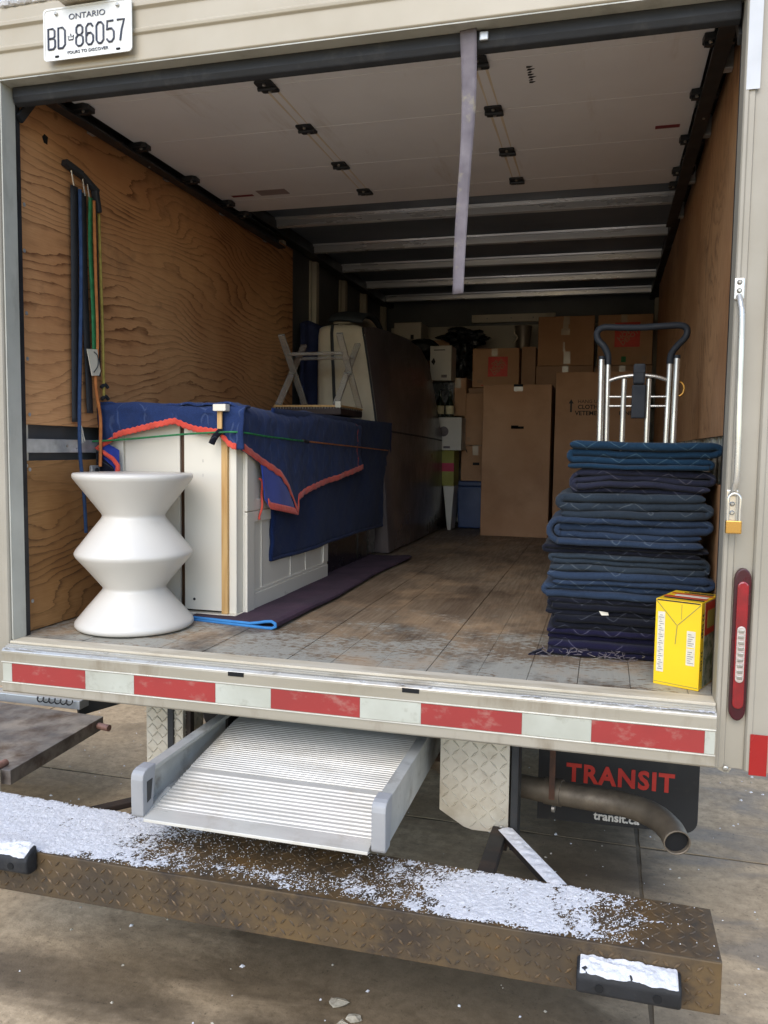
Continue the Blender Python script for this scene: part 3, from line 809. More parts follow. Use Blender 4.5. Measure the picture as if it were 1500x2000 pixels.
# roll-up door, stored under the roof
DR = thing("roll_up_door", (1.22, .9, 2.07), None, None, None, TR)
JY = [.05, .33, .74, 1.19, 1.59, 1.80]
for a, b in zip(JY, JY[1:]):
    m = MB(); m.box(.055, 2.385, a + .0016, b - .0016, 2.052, 2.075); m.build("door_panel", "door_white", DR, .002)
m = MB(); m.prism([(.010, 2.03), (.008, 1.962), (.016, 1.944), (.035, 1.936), (.054, 1.944), (.062, 1.962), (.062, 2.05), (.03, 2.05)], 0, .012, 2.425)
m.build("bottom_seal", "black_rubber", DR, .004)
def hinge(xc, y, ends):
    H = MB()
    if ends:    # roller bracket with two bolts
        H.prism([(xc - .048, y - .028), (xc + .035, y - .034), (xc + .05, y - .02), (xc + .046, y + .03), (xc - .035, y + .036), (xc - .052, y + .01)], 2, 2.030, 2.050)
        H.box(xc - .046, xc + .046, y - .012, y + .010, 2.020, 2.032)
    else:
        H.prism(rrect(xc - .034, xc + .034, y - .048, y + .048, .008, 2), 2, 2.044, 2.0515)
        H.tube([(xc - .036, y, 2.041), (xc + .036, y, 2.041)], .008, 8)
    h = H.build("roller_bracket" if ends else "hinge", "dark_steel" if not ends else "dark_steel", DR, .002)
    off = ((-.028, -.014), (.022, -.012)) if ends else ((0, -.028), (0, .028))
    for dx, dy in off:
        b = MB(); b.lathe([(.0065, 2.030 if ends else 2.044), (.0065, 2.024 if ends else 2.039), (.003, 2.022 if ends else 2.037)], (xc + dx, y + dy, 0), 10, 2); b.build("bolt", "bolt", DR)
for y in (.33, .74, 1.19, 1.59):
    for xc in (.853, 1.633): hinge(xc, y, False)
    for xc in (.062, 2.405): hinge(xc, y, True)
for xc in (.062, 2.405): hinge(xc, 1.80, True)
for (x0, x1, y0, y1, mt) in ((2.25, 2.345, 1.045, 1.075, "sticker_red"), (.14, .26, 1.505, 1.53, "sticker_red"), (.30, .46, 1.455, 1.535, "sticker_grey")):
    m = MB(); m.box(x0, x1, y0, y1, 2.050, 2.0516); m.build("sticker", mt, DR)
for xc in (.853, 1.633):
    for a, b in ((.39, .69), (.80, 1.14), (1.25, 1.54)):
        for dx in (-.022, .016):
            m = MB(); m.prism([(xc + dx, a), (xc + dx + .010, a), (xc + dx + .007, b), (xc + dx + .003, b)], 2, 2.0511, 2.0519); m.build("rust_streak", "rust_drip", DR)
for k in range(7):
    yk = .40 + .02 * k
    m = MB(); m.prism([(1.79 + .004 * (k % 3), yk), (1.805 + .006 * ((k + 1) % 3), yk + .003), (1.80, yk + .014), (1.788, yk + .012)], 2, 2.0508, 2.0517); m.build("scuff_mark", "ink_black", DR)
# pull strap
def strapf(u, v):
    z = 1.997 - u * .79
    wd = (.052 - .016 * min(1, u * 2.0) + .006 * max(0, u - .5))
    tw = .35 * math.sin(u * 4.0) - .15
    xo = 1.655 + .008 * math.sin(u * 5) - .004 * u
    return (xo + (v - .5) * wd * math.cos(tw), -.004 - .020 * u + (v - .5) * wd * math.sin(tw) + .006 * math.sin(u * 9), z)
m = MB(); m.grid(strapf, 40, 4); m.build("pull_strap", "strap_grey", DR, smooth=True, solid=.003)
m = MB(); m.box(1.690, 1.716, -.004, .007, 1.960, 1.985); m.build("strap_clip", "galv", DR, .003)

# ------------------------------------------------------------------ under the sill
# loading ramp, slid half way out
RP = thing("loading_ramp", (1.15, .3, -.32), None, None, None, TR)
for s_, xo in ((1, .755), (-1, 1.545)):
    m = MB(); xi = xo + s_ * .036
    m.prism([(xo, -.385), (xo, -.255), (xi, -.255), (xi, -.268), (xo + s_ * .010, -.268), (xo + s_ * .010, -.372), (xi, -.372), (xi, -.385)], 1, -.405, 1.6)
    m.build("side_rail", "ramp_rail", RP, .002)
    m = MB(); m.prism([(-.44, -.392), (-.446, -.384), (-.448, -.275), (-.444, -.258), (-.434, -.250), (-.418, -.246), (-.372, -.246), (-.392, -.392)], 0, min(xo - s_ * .003, xi + s_ * .003), max(xo - s_ * .003, xi + s_ * .003))
    m.build("end_cap", "grey_plastic", RP, .006)
    m = MB(); m.prism([(-.425, -.285), (-.395, -.285), (-.405, -.345), (-.425, -.35)], 0, min(xi + s_ * .002, xi + s_ * .0045), max(xi + s_ * .002, xi + s_ * .0045)); m.build("cap_recess", "dark_steel", RP)
def rz(y): return interp(y, [(-.46, -.392), (-.395, -.381), (-.17, -.336), (.16, -.290), (1.6, -.288)])
def deck(y0, y1, pitch, h):
    P = []
    n = int((y1 - y0) / pitch)
    for k in range(n):
        y = y0 + k * pitch
        for f, g in ((0, 0), (.18, 1), (.62, 1), (.80, 0)):
            yy_ = y + f * pitch; P.append((yy_, rz(yy_) + g * h))
    P.append((y1, rz(y1)))
    P += [(y1, rz(y1) - .012), (y0, rz(y0) - .012)]
    return P
m = MB(); m.prism(deck(-.395, -.172, .0175, .0034), 0, .80, 1.50); m.build("ramp_flap", "ramp_alloy", RP)
m = MB(); m.prism(deck(-.168, .60, .0128, .003), 0, .80, 1.50); m.build("ramp_deck", "ramp_alloy", RP)
m = MB(); m.prism([(-.458, -.395), (-.456, -.386), (-.3955, -.377), (-.3955, -.392)], 0, .80, 1.50); m.build("ramp_lip", "ramp_alloy", RP, .0015)
m = MB(); m.prism([(-.44, -.386), (-.30, -.352), (-.30, -.372), (-.44, -.398)], 0, .79, .80); m.build("flap_arm", "ramp_rail", RP)
for y in (.35, .9, 1.5):
    m = MB(); m.box(.70, 1.60, y, y + .05, -.43, -.395); m.build("ramp_cradle", "chassis", RP, .003)
    for xx in (.70, 1.57):
        m = MB(); m.box(xx, xx + .03, y + .005, y + .045, -.40, -.14); m.build("cradle_hanger", "chassis", RP)

# tread-plate lugs
def lugs(quad, nu, nv, ln, wd, h, jit=0.0):
    """raised diamond pattern on a plane: quad = origin, u, v (full vectors), n"""
    o, u, v, n = (Vector(q) for q in quad)
    m = MB(); du, dv = u / nu, v / nv; U, V = u.normalized(), v.normalized()
    for i in range(nu):
        for j in range(nv):
            c = o + du * (i + .5) + dv * (j + .5)
            a = R(45) if (i + j) % 2 else R(-45)
            d = U * math.cos(a) + V * math.sin(a); e = n.cross(d)
            hl = ln / 2; hw = wd / 2
            m.add([c - d * hl, c + e * hw, c + d * hl, c - e * hw, c - d * hl * .55 + n * h, c + e * hw * .3 + n * h, c + d * hl * .55 + n * h, c - e * hw * .3 + n * h],
                  [(0, 1, 5, 4), (1, 2, 6, 5), (2, 3, 7, 6), (3, 0, 4, 7), (4, 5, 6, 7)])
    return m
# step bumper
BP = thing("step_bumper", (1.215, -.4, -.55), None, None, None, TR)
BZ = -.50
def yb(x): return interp(x, [(0.02, -.205), (2.412, -.275)])
m = MB()
m.add([(.02, -.535, BZ), (2.412, -.512, BZ), (2.412, yb(2.412), BZ), (.02, yb(.02), BZ), (.02, -.535, BZ - .008), (2.412, -.512, BZ - .008), (2.412, yb(2.412), BZ - .008), (.02, yb(.02), BZ - .008)],
      [(0, 1, 2, 3), (7, 6, 5, 4), (0, 4, 5, 1), (1, 5, 6, 2), (2, 6, 7, 3), (3, 7, 4, 0)])
m.build("step_plate", "bumper_wear", BP)
m = MB()
m.add([(.02, -.541, BZ + .0015), (2.412, -.518, BZ + .0015), (2.412, -.510, BZ + .0015), (.02, -.533, BZ + .0015), (.02, -.541, BZ - .132), (2.412, -.518, BZ - .132), (2.412, -.510, BZ - .132), (.02, -.533, BZ - .132)],
      [(0, 1, 2, 3), (7, 6, 5, 4), (0, 4, 5, 1), (1, 5, 6, 2), (2, 6, 7, 3), (3, 7, 4, 0)])
m.build("bumper_face", "bumper_paint", BP, .003)
m = MB(); m.box(2.405, 2.4125, -.509, -.28, BZ - .132, BZ - .009); m.build("end_plate", "bumper_paint", BP, .001)
m = MB(); m.box(.0195, .027, -.53, -.21, BZ - .132, BZ - .009); m.build("end_plate", "bumper_paint", BP, .001)
nrm = Vector((0, -1, 0)) + Vector((.0096, 0, 0)); nrm.normalize()
m = lugs(((.03, -.5412, BZ - .126), (2.37, .0227, 0), (0, 0, .118), nrm), 92, 4, .027, .0075, .003)
o = m.build("tread_lugs", "bumper_wear", BP, fixn=False); o["kind"] = "stuff"
m = lugs(((.03, -.525, BZ + .0001), (2.37, .02, 0), (0, .235, 0), (0, 0, 1)), 80, 8, .028, .008, .002)
o = m.build("tread_lugs", "bumper_wear", BP, fixn=False); o["kind"] = "stuff"
def block(x0, x1, dz=0.0):
    yf = -.541 + (x0 + x1) / 2 * .0096
    B = thing("bumper_block", ((x0 + x1) / 2, yf, BZ - .07), None, None, None, TR)
    P = [(yf - .001, -.612), (yf - .034, -.611), (yf - .050, -.602), (yf - .052, -.564), (yf - .045, -.550), (yf - .020, -.538), (yf - .001, -.534)]
    m = MB(); m.prism([(a_, b_ + dz) for a_, b_ in P], 0, x0, x1); m.build("rubber_body", "black_rubber", B, .009, smooth=True, seg=3)
    for xx in (x0 + .055, x1 - .055):
        m = MB(); m.lathe([(.0105, yf - .050), (.0105, yf - .0535), (.009, yf - .0535)], (xx, 0, -.583 + dz), 14, 1); m.build("bolt_hole", "hole_black", B)
    return B
block(2.072, 2.318); block(.245, .491, .062)
# bracket covers in tread plate
def cover(x0, x1, yf, side):
    C = thing("bracket_cover", ((x0 + x1) / 2, yf, -.35), None, None, None, TR)
    m = MB()
    P = [(x0, -.178), (x1, -.178), (x1, -.550), (x0 + .115, -.552), (x0 + .085, -.545), (x0, -.495)]
    m.prism(P, 1, yf, yf + .006); m.build("cover_plate", "tread_plate", C, .0015)
    m = MB(); m.box(x0, x0 + .006, yf + .0065, yf + .16, -.495, -.178); m.build("cover_side", "tread_plate", C, .001)
    m = MB(); m.box(x1 - .006, x1, yf + .0065, yf + .16, -.55, -.178); m.build("cover_side", "tread_plate", C, .001)
    L = lugs(((x0 + .004, yf - .0002, -.545), (x1 - x0 - .008, 0, 0), (0, 0, .362), (0, -1, 0)), 7, 12, .038, .0085, .0035)
    keep = MB()
    for q in range(0, len(L.v), 8):
        c = L.v[q]; cx_ = sum(v[0] for v in L.v[q:q + 8]) / 8; cz_ = sum(v[2] for v in L.v[q:q + 8]) / 8
        if cx_ < x0 + .09 and cz_ < -.48: continue
        keep.add(L.v[q:q + 8], [(0, 1, 5, 4), (1, 2, 6, 5), (2, 3, 7, 6), (3, 0, 4, 7), (4, 5, 6, 7)])
    o = keep.build("tread_lugs", "tread_plate", C, fixn=False); o["kind"] = "stuff"
    if side:
        L = lugs(((x1 + .0002, yf + .01, -.545), (0, .145, 0), (0, 0, .36), (1, 0, 0)), 4, 12, .038, .0085, .0035)
        o = L.build("tread_lugs", "tread_plate", C, fixn=False); o["kind"] = "stuff"
    for z in (-.20, -.53):
        m = MB(); m.lathe([(.009, yf), (.008, yf - .006), (.004, yf - .008)], (x1 - .022, 0, z), 12, 1); m.build("bolt", "bolt", C, smooth=True)
cover(1.592, 1.826, .10, False); cover(.470, .622, .10, True)
# bumper arms
for s_, xc in ((1, 1.80), (-1, .62)):
    A = thing("bumper_arm", (xc, .1, -.45), None, None, None, TR)
    m = MB(); m.box(xc - .022, xc + .022, .12, .15, -.62, -.16); m.build("arm_post", "chassis", A, .003)
    m = MB(); m.box(xc + s_ * .045 - .012, xc + s_ * .045 + .012, .09, .20, -.60, -.16); m.build("arm_gusset", "dark_steel", A, .003)
    m = MB(); m.bar((xc, .13, -.545), (xc, -.28, -.515), .05, .03); m.build("arm_bar", "chassis", A, .003)
    m = MB(); m.bar((xc + .02, .07, -.535), (xc + s_ * .215, -.275, -.515), .042, .02); m.build("arm_brace", "chassis", A, .003)
# chassis, axle and wheels
for xc in (.80, 1.62):
    m = MB(); m.prism([(xc - .035, -.16), (xc + .035, -.16), (xc + .035, -.172), (xc - .025, -.172), (xc - .025, -.31), (xc + .035, -.31), (xc + .035, -.322), (xc - .035, -.322)], 1, .16, 5.4); m.build("chassis_rail", "chassis", TR)
m = MB(); m.tube([(.1, 1.75, -.56), (2.33, 1.75, -.56)], .06, 12); m.build("axle", "chassis", TR, smooth=True)
def wheel(xc):
    W_ = thing("wheel", (xc, 1.75, -.56), None, None, None, TR)
    t = [(.22, -.10), (.33, -.115), (.39, -.11), (.415, -.085), (.42, 0), (.415, .085), (.39, .11), (.33, .115), (.22, .10)]
    m = MB(); m.lathe(t, (xc, 1.75, -.56), 36, 0); m.build("tyre", "tyre", W_, smooth=True)
    m = MB(); m.lathe([(.05, -.09), (.10, -.09), (.19, -.06), (.225, -.10), (.225, .1), (.19, .06), (.05, .06)], (xc, 1.75, -.56), 28, 0); m.build("rim", "galv", W_, smooth=True)
for xc in (.12, .38, 2.05, 2.31): wheel(xc)
# exhaust
EX = thing("exhaust_pipe", (2.0, .3, -.5), None, None, None, TR)
pth = bez([(1.30, .60, -.46), (1.62, .46, -.495), (1.86, .375, -.495), (2.08, .325, -.488), (2.20, .290, -.480), (2.29, .225, -.477), (2.338, .150, -.483), (2.356, .075, -.492)], 8)
m = MB(); m.tube(pth, .042, 20, cap=False); m.build("pipe", "exhaust", EX, smooth=True, solid=.004, soff=-1)
m = MB(); m.tube([(1.93, .360, -.493), (1.99, .345, -.491)], .0475, 18); m.build("pipe_clamp", "exhaust", EX, smooth=True)
m = MB(); m.tube([(1.955, .352, -.555), (1.965, .350, -.555)], .012, 10); m.build("clamp_nut", "bolt", EX)
m = MB(); m.box(1.945, 1.965, .30, .315, -.50, -.17); m.build("pipe_hanger", "rust", EX)
m = MB(); m.tube([pth[-9], pth[-3]], .0372, 18); m.build("pipe_bore", "hole_black", EX)
# mud flap
MF = thing("mud_flap", (2.18, .62, -.5), None, None, None, TR)
P = [(1.885, -.24), (2.478, -.24), (2.478, -.655)] + [(2.478 - .05 + .05 * math.cos(t), -.655 - .05 * math.sin(t)) for t in [R(a) for a in range(15, 91, 15)]] + [(1.885, -.72)]
m = MB(); m.prism(P, 1, .62, .629); m.build("flap_sheet", "flap_black", MF)
text("flap_word", "TRANSIT", .098, (2.192, .6185, -.522), "flap_red", MF, xs=.92, bold=.0035, space=1.14)
text("flap_address", "transit.ca", .046, (2.185, .6185, -.680), "flap_white", MF, xs=1.0, bold=.0012)
m = MB(); m.tube([(1.98, .60, -.235), (2.2, .55, -.29), (2.46, .50, -.335)], .005, 8); m.build("flap_rod", "galv", MF, smooth=True)
for xx in (2.0, 2.27, 2.33):
    m = MB(); m.bar((xx, .602, -.25), (xx + .02, .60, -.42), .008, .006); m.build("flap_tie", "flap_white", MF)

# ------------------------------------------------------------------ neighbouring tail-lift platform
LP = thing("lift_platform", (-.9, .5, GZ), "weathered steel lift platform standing beside the truck's left rear corner", "platform")
PZ = -.60
m = MB(); m.add([(-1.7, .145, PZ), (-.198, .165, PZ), (-.235, .855, PZ), (-1.7, .93, PZ), (-1.7, .145, PZ - .062), (-.198, .165, PZ - .062), (-.235, .855, PZ - .062), (-1.7, .93, PZ - .062)],
                [(0, 1, 2, 3), (7, 6, 5, 4), (0, 4, 5, 1), (1, 5, 6, 2), (2, 6, 7, 3), (3, 7, 4, 0)])
m.build("deck_plate", "steel_plate", LP, .003)
m = MB(); m.tube([(-.225, .80, PZ - .028), (-.160, .792, PZ - .030)], .016, 14); m.build("pivot_pin", "pin_rust", LP, .0, True)
m = MB(); m.box(-.285, -.222, .105, .142, PZ - .085, PZ + .01); m.build("hinge_block", "cream_wood", LP, .006)
m = MB(); m.tube([(-.262, .15, PZ + .008), (-.262, .215, PZ + .008)], .016, 12); m.build("hinge_bolt", "pin_rust", LP, smooth=True)
m = MB(); m.box(-1.7, -.46, .98, 1.06, PZ - .03, PZ + .015); m.build("rear_beam", "galv", LP, .004)
m = MB(); m.bar((-.50, 1.02, PZ - .03), (-.36, 1.25, PZ - .01), .03, .09); m.bar((-.36, 1.25, PZ - .01), (-.22, 1.85, PZ + .16), .03, .09); m.build("lift_arm", "dark_steel", LP, .003)
m = MB(); m.tube([(-.70 + .0055 * t, .955 + .012 * math.cos(t), PZ + .012 + .012 * math.sin(t)) for t in [k * .5 for k in range(80)]], .0035, 6); m.build("return_spring", "dark_steel", LP, smooth=True)
for (xx, y) in ((-1.55, .25), (-1.55, .85), (-.95, .9)):
    m = MB(); m.box(xx - .03, xx + .03, y - .03, y + .03, GZ, PZ - .06); m.build("leg", "chassis", LP, .003)
m = MB(); m.bar((-.62, 2.05, GZ + .03), (.05, 2.75, GZ + .03), .09, .06); o = m.build("timber_beam", "cab_inner", None, .004)
tag(o, "dark timber beam lying on the ground beyond the lift platform", "beam")

# ------------------------------------------------------------------ snow
def vn(x, y, z=0.0):
    """value noise on arrays"""
    xi, yi = np.floor(x).astype(int), np.floor(y).astype(int); zi = int(z) & 63
    fx, fy = x - xi, y - yi; fx = fx * fx * (3 - 2 * fx); fy = fy * fy * (3 - 2 * fy)
    T = _TAB[:, :, zi]; g = lambda i, j: T[(xi + i) & 63, (yi + j) & 63]
    return g(0, 0) * (1 - fx) * (1 - fy) + g(1, 0) * fx * (1 - fy) + g(0, 1) * (1 - fx) * fy + g(1, 1) * fx * fy - .5
def vf(x, y, z, o=4):
    s_, a, f = 0, 1.0, 1.0
    for k in range(o): s_ = s_ + a * vn(x * f + 7.3 * k, y * f + 3.1 * k, z + k); a *= .55; f *= 2.03
    return s_
def snow_sheet(name, label, x0, x1, y0, y1, z, nx, ny, dens, hmax, crystals=0):
    """thin crust of snow that tapers out where the cover gets patchy, with loose crystals round it"""
    gx = np.linspace(x0, x1, nx + 1); gt = np.linspace(0, 1, ny + 1)
    D = np.array([[dens(x, t) for t in gt[::4]] for x in gx[::8]])
    # bilinear upsample of the density map
    ix = np.interp(np.arange(nx + 1), np.arange(0, nx + 1, 8)[:D.shape[0]], np.arange(D.shape[0])); iy = np.interp(np.arange(ny + 1), np.arange(0, ny + 1, 4)[:D.shape[1]], np.arange(D.shape[1]))
    a, b = np.minimum(ix.astype(int), D.shape[0] - 2), np.minimum(iy.astype(int), D.shape[1] - 2); fa, fb = (ix - a)[:, None], (iy - b)[None, :]
    D = D[a][:, b] * (1 - fa) * (1 - fb) + D[a + 1][:, b] * fa * (1 - fb) + D[a][:, b + 1] * (1 - fa) * fb + D[a + 1][:, b + 1] * fa * fb
    X = np.repeat(gx[:, None], ny + 1, 1)
    YA = np.array([y0(x) for x in gx])[:, None]; YB2 = np.array([y1(x) for x in gx])[:, None]
    Y = YA + (YB2 - YA) * gt[None, :]
    nz = .5 + .55 * vf(X * 22, Y * 22, 7, 4) + .55 * vn(X * 150, Y * 150, 3) + .62 * vn(X * 410, Y * 410, 21)
    M = D - nz
    Hh = hmax * np.clip(M, -.12, .9) * (1 + .6 * vn(X * 150, Y * 150, 2)) + .0007 * vn(X * 420, Y * 420, 11)
    Z = z + np.maximum(.0002, Hh)
    keep = (M[:-1, :-1] > -.02) & (M[1:, 1:] > -.02)
    idx = np.arange((nx + 1) * (ny + 1)).reshape(nx + 1, ny + 1)
    Q = np.stack([idx[:-1, :-1], idx[1:, :-1], idx[1:, 1:], idx[:-1, 1:]], -1)[keep]
    used, inv = np.unique(Q, return_inverse=True)
    V = np.stack([X.ravel()[used], Y.ravel()[used], Z.ravel()[used]], 1).tolist(); F = inv.reshape(-1, 4).tolist()
    rs = np.random.RandomState(5); n0 = len(V)
    for k in range(crystals):
        i, j = rs.randint(nx), rs.randint(ny)
        if rs.rand() > max(.015, min(1, D[i, j] * 1.3)): continue
        x, y = X[i, j], Y[i, j]; r = rs.uniform(.0008, .0022); al = rs.rand() * 6.28; c, s_ = math.cos(al) * r, math.sin(al) * r; o_ = len(V)
        V += [(x + c, y + s_, z), (x - s_, y + c, z), (x - c, y - s_, z), (x + s_, y - c, z), (x, y, z + r * 1.1)]
        F += [(o_, o_ + 1, o_ + 4), (o_ + 1, o_ + 2, o_ + 4), (o_ + 2, o_ + 3, o_ + 4), (o_ + 3, o_, o_ + 4)]
    m = MB(); m.v = V; m.f = F; m.mi = [0] * len(F)
    o = m.build(name, "snow", None, smooth=True, fixn=False)
    return o
def d_bumper(x, t):
    b = interp(x, [(.0, 1.12), (.55, 1.08), (.70, .92), (.82, .55), (.98, .20), (1.30, .12), (1.42, .16), (1.54, .48), (1.64, .60), (1.78, .92), (1.98, 1.02), (2.06, .74), (2.14, .52), (2.21, .22), (2.26, .08), (2.41, .0)])
    if .86 < x < 1.52: b += .42 * max(0, 1 - abs(t - .22) / .24) * (.6 + 1.2 * fbm(x * 9, 3, 0, 2))
    e = min(1, t / .10) * min(1, (1 - t) / .05)
    return b * (.35 + .65 * e) - .05
o = snow_sheet("snow_crust", "", .022, 2.405, lambda x: -.536 + .0096 * x, lambda x: yb(x) - .002, BZ + .0024, 1120, 112, d_bumper, .0028, 16000)
tag(o, "patchy crust of snow along the top of the step bumper", "snow", None, "stuff")
o = snow_sheet("snow_crust", "", .01, 2.425, lambda x: -.102, lambda x: -.070, -.0135, 800, 16,
               lambda x, t: interp(x, [(0, .95), (.12, .75), (.2, .25), (.6, .42), (1.2, .18), (1.5, .28), (1.9, .45), (2.2, .72), (2.42, 1.1)]) * (1 - .3 * t), .003, 900)
tag(o, "thin frost along the top edge of the rear sill", "snow", None, "stuff")
for x0, x1, nm, dz in ((2.080, 2.310, "right", 0), (.253, .483, "left", .062)):
    def top(x, t): return 1.35 * min(1, (1 - t) / .08 + .3) * min(1, t / .04 + .4) * min(1, (x - x0) / .012 + .3) * min(1, (x1 - x) / .012 + .3)
    gx0 = -.541 + (x0 + x1) / 2 * .0096
    m = MB()
    def sf(u, v, x0=x0, x1=x1, g=gx0, dz=dz):
        x = x0 + u * (x1 - x0); a = v * 1.0
        yv = g - .003 - .046 * v * (1 + .25 * fbm(x * 40, 2, 2, 3)); zz = interp(v, [(0, -.534), (.4, -.538), (1, -.553)]) + dz
        k = .5 + 1.1 * fbm(x * 55, v * 5, 1, 3)
        e = min(1, u / .03, (1 - u) / .03) * min(1, (1 - v) / .1 + .05)
        return (x, yv - .003 * k * v, zz + .0005 + .007 * max(0, k) * e)
    m.grid(sf, 90, 14)
    o = m.build("snow_cap", "snow", None, smooth=True, fixn=False)
    tag(o, "snow lying on the %s rubber bumper block" % ("right-hand" if nm == "right" else "left-hand"), "snow", None, "stuff")
# snow on the bracket brace
m = MB()
def sbr(u, v):
    p = Vector((1.82, .07, -.522)).lerp(Vector((2.012, -.272, -.502)), u); d = Vector((.49, -.87, 0)); s_ = Vector((.87, .49, 0))
    q = p + s_ * (v - .5) * .05
    return (q.x, q.y, q.z + .003 + .006 * (.5 + fbm(q.x * 60, q.y * 60, 4, 3)) * math.sin(math.pi * min(max(v, .02), .98)))
m.grid(sbr, 60, 10)
tag(m.build("snow_cap", "snow", None, smooth=True, fixn=False), "snow lying on the slanting bumper brace", "snow", None, "stuff")
# lumps on the header ledge
m = MB()
for k in range(90):
    x = -.16 + .42 * (k / 90) ** 1.2; r = .012 + .02 * random.random() * (1 - k / 110)
    c = Vector((x, -.056 + .04 * random.random(), 2.238 + r * .4))
    V = []; F = []
    for i in range(5):
        for j in range(8):
            ph = math.pi * i / 4; th = 2 * math.pi * j / 8
            rr = r * (1 + .5 * vnoise(k * 3.1 + i, j * 1.3, 2))
            V.append(c + Vector((1.4 * rr * math.sin(ph) * math.cos(th), rr * math.sin(ph) * math.sin(th), .7 * rr * math.cos(ph))))
    for i in range(4):
        for j in range(8): F.append((i * 8 + j, i * 8 + (j + 1) % 8, (i + 1) * 8 + (j + 1) % 8, (i + 1) * 8 + j))
    m.add(V, F)
tag(m.build("snow_lumps", "snow", None, smooth=True), "clumps of snow on the header ledge left of the licence plate", "snow", None, "stuff")
# crumbs of snow and grit on the concrete
m = MB()
for k in range(900):
    x = random.uniform(-2.2, 4.2); y = random.uniform(-1.4, 3.2)
    if 0 < x < 2.3 and random.random() < .35: continue
    r = random.choice((.004, .005, .006, .008, .011, .004, .003)); a = random.random() * 6.28
    u = Vector((math.cos(a), math.sin(a), 0)); v = Vector((-math.sin(a), math.cos(a), 0))
    c = Vector((x, y, GZ))
    m.add([c + u * r, c + v * r * .7, c - u * r * .9, c - v * r * .8, c + Vector((0, 0, r * .7)) + u * r * .2], [(0, 1, 4), (1, 2, 4), (2, 3, 4), (3, 0, 4), (0, 3, 2, 1)])
tag(m.build("snow_crumbs", "snow", None, fixn=True), "white crumbs of snow scattered over the concrete", "snow", None, "stuff")
m = MB()
for k in range(420):
    x = random.uniform(-2, 4.2); y = random.uniform(-1.2, 2.6); r = random.uniform(.003, .009); a = random.random() * 6.28
    u = Vector((math.cos(a), math.sin(a), 0)); v = Vector((-math.sin(a), math.cos(a), 0)); c = Vector((x, y, GZ))
    m.add([c + u * r, c + v * r * .7, c - u * r * .9, c - v * r * .8, c + Vector((0, 0, r * .6))], [(0, 1, 4), (1, 2, 4), (2, 3, 4), (3, 0, 4), (0, 3, 2, 1)])
tag(m.build("grit", "debris", None), "fine pale grit scattered over the concrete", "grit", None, "stuff")
for k, (x, y, r) in enumerate(((1.36, -.28, .026), (1.43, -.33, .020), (1.40, -.36, .015))):
    m = MB(); V = []; F = []
    for i in range(4):
        for j in range(7):
            ph = math.pi * i / 3; th = 2 * math.pi * j / 7; rr = r * (1 + 1.0 * vnoise(k * 7.3 + i * 1.7, j * 1.9, 3))
            V.append((x + 1.3 * rr * math.sin(ph) * math.cos(th), y + rr * math.sin(ph) * math.sin(th), GZ + .28 * rr * (1 + math.cos(ph))))
    for i in range(3):
        for j in range(7): F.append((i * 7 + j, i * 7 + (j + 1) % 7, (i + 1) * 7 + (j + 1) % 7, (i + 1) * 7 + j))
    m.add(V, F); o = m.build("ice_lump", "debris", None)
    tag(o, ("largest grey lump of dirty ice on the ground below the bumper", "middle-sized grey lump of dirty ice on the ground below the bumper", "smallest grey lump of dirty ice on the ground below the bumper")[k], "ice", "ice lumps below the bumper")

# ------------------------------------------------------------------ cargo: zigzag stool
ST = thing("side_table", (.283, .315, 0), "white zigzag hourglass side table at the left edge of the cargo floor", "side table")
prof = [(.0, .004), (.235, .004), (.250, .008), (.258, .018), (.256, .030), (.247, .040)]
prof += [(.247 + (.141 - .247) * t, .040 + (.153 - .040) * t) for t in (.33, .66)] + [(.143, .150), (.137, .158), (.137, .166), (.143, .173)]
prof += [(.143 + (.246 - .143) * t, .173 + (.287 - .173) * t) for t in (.33, .66)] + [(.248, .286), (.2545, .297), (.2545, .305), (.248, .316)]
prof += [(.248 + (.143 - .248) * t, .316 + (.437 - .316) * t) for t in (.33, .66)] + [(.141, .438), (.136, .446), (.136, .453), (.141, .461)]
prof += [(.141 + (.250 - .141) * t, .461 + (.590 - .461) * t) for t in (.33, .66)] + [(.252, .592), (.2585, .602), (.2585, .612), (.254, .618), (.10, .620), (.0, .620)]
m = MB(); m.lathe([(a * .895, b) for a, b in prof[1:-1]], (.290, .315, 0), 96); o = m.build("table_body", "stool_white", ST, smooth=True)
o.data.set_sharp_from_angle(angle=R(60))

# ------------------------------------------------------------------ white bookcase and cabinet, side by side under the blankets
CB = thing("bookcase", (.30, 1.1, 0), "white bookcase with a bare wood edge strip, behind the zigzag table", "bookcase")
m = MB(); m.box(-.01, .560, .60, 1.66, .022, .868); m.build("carcass", "cab_inner", CB)
m = MB(); m.box(-.012, .075, .575, .599, .022, .868); m.build("side_stile", "cab_white", CB, .002)
m = MB(); m.box(.078, .343, .586, .599, .022, .868); m.build("panel", "cab_white", CB, .0015)
m = MB(); m.box(.375, .549, .566, .599, .030, .868); m.build("panel", "cab_white", CB, .0015)
m = MB(); m.box(.550, .577, .560, .599, .020, .868); m.build("edge_strip", "raw_wood", CB, .001)
m = MB(); m.box(.578, .612, .575, 1.66, .020, .868); m.build("side_panel", "cab_white", CB, .002)
m = MB(); m.box(.378, .622, .545, .598, .006, .0195); m.box(.578, .622, .598, .63, .006, .0195); m.build("base_tray", "cab_white", CB, .003)
m = MB(); m.prism(rrect(.545, .602, .872, .900, .003, 2), 1, .495, .535); m.build("strip_cap", "cab_white", CB, .003)
m = MB(); m.box(.556, .576, .512, .522, .80, .8715); m.build("edge_strip", "raw_wood", CB, .001)
m = MB(); m.lathe([(.006, .565), (.005, .562)], (.420, 0, .075), 10, 1); m.build("screw", "dark_steel", CB)
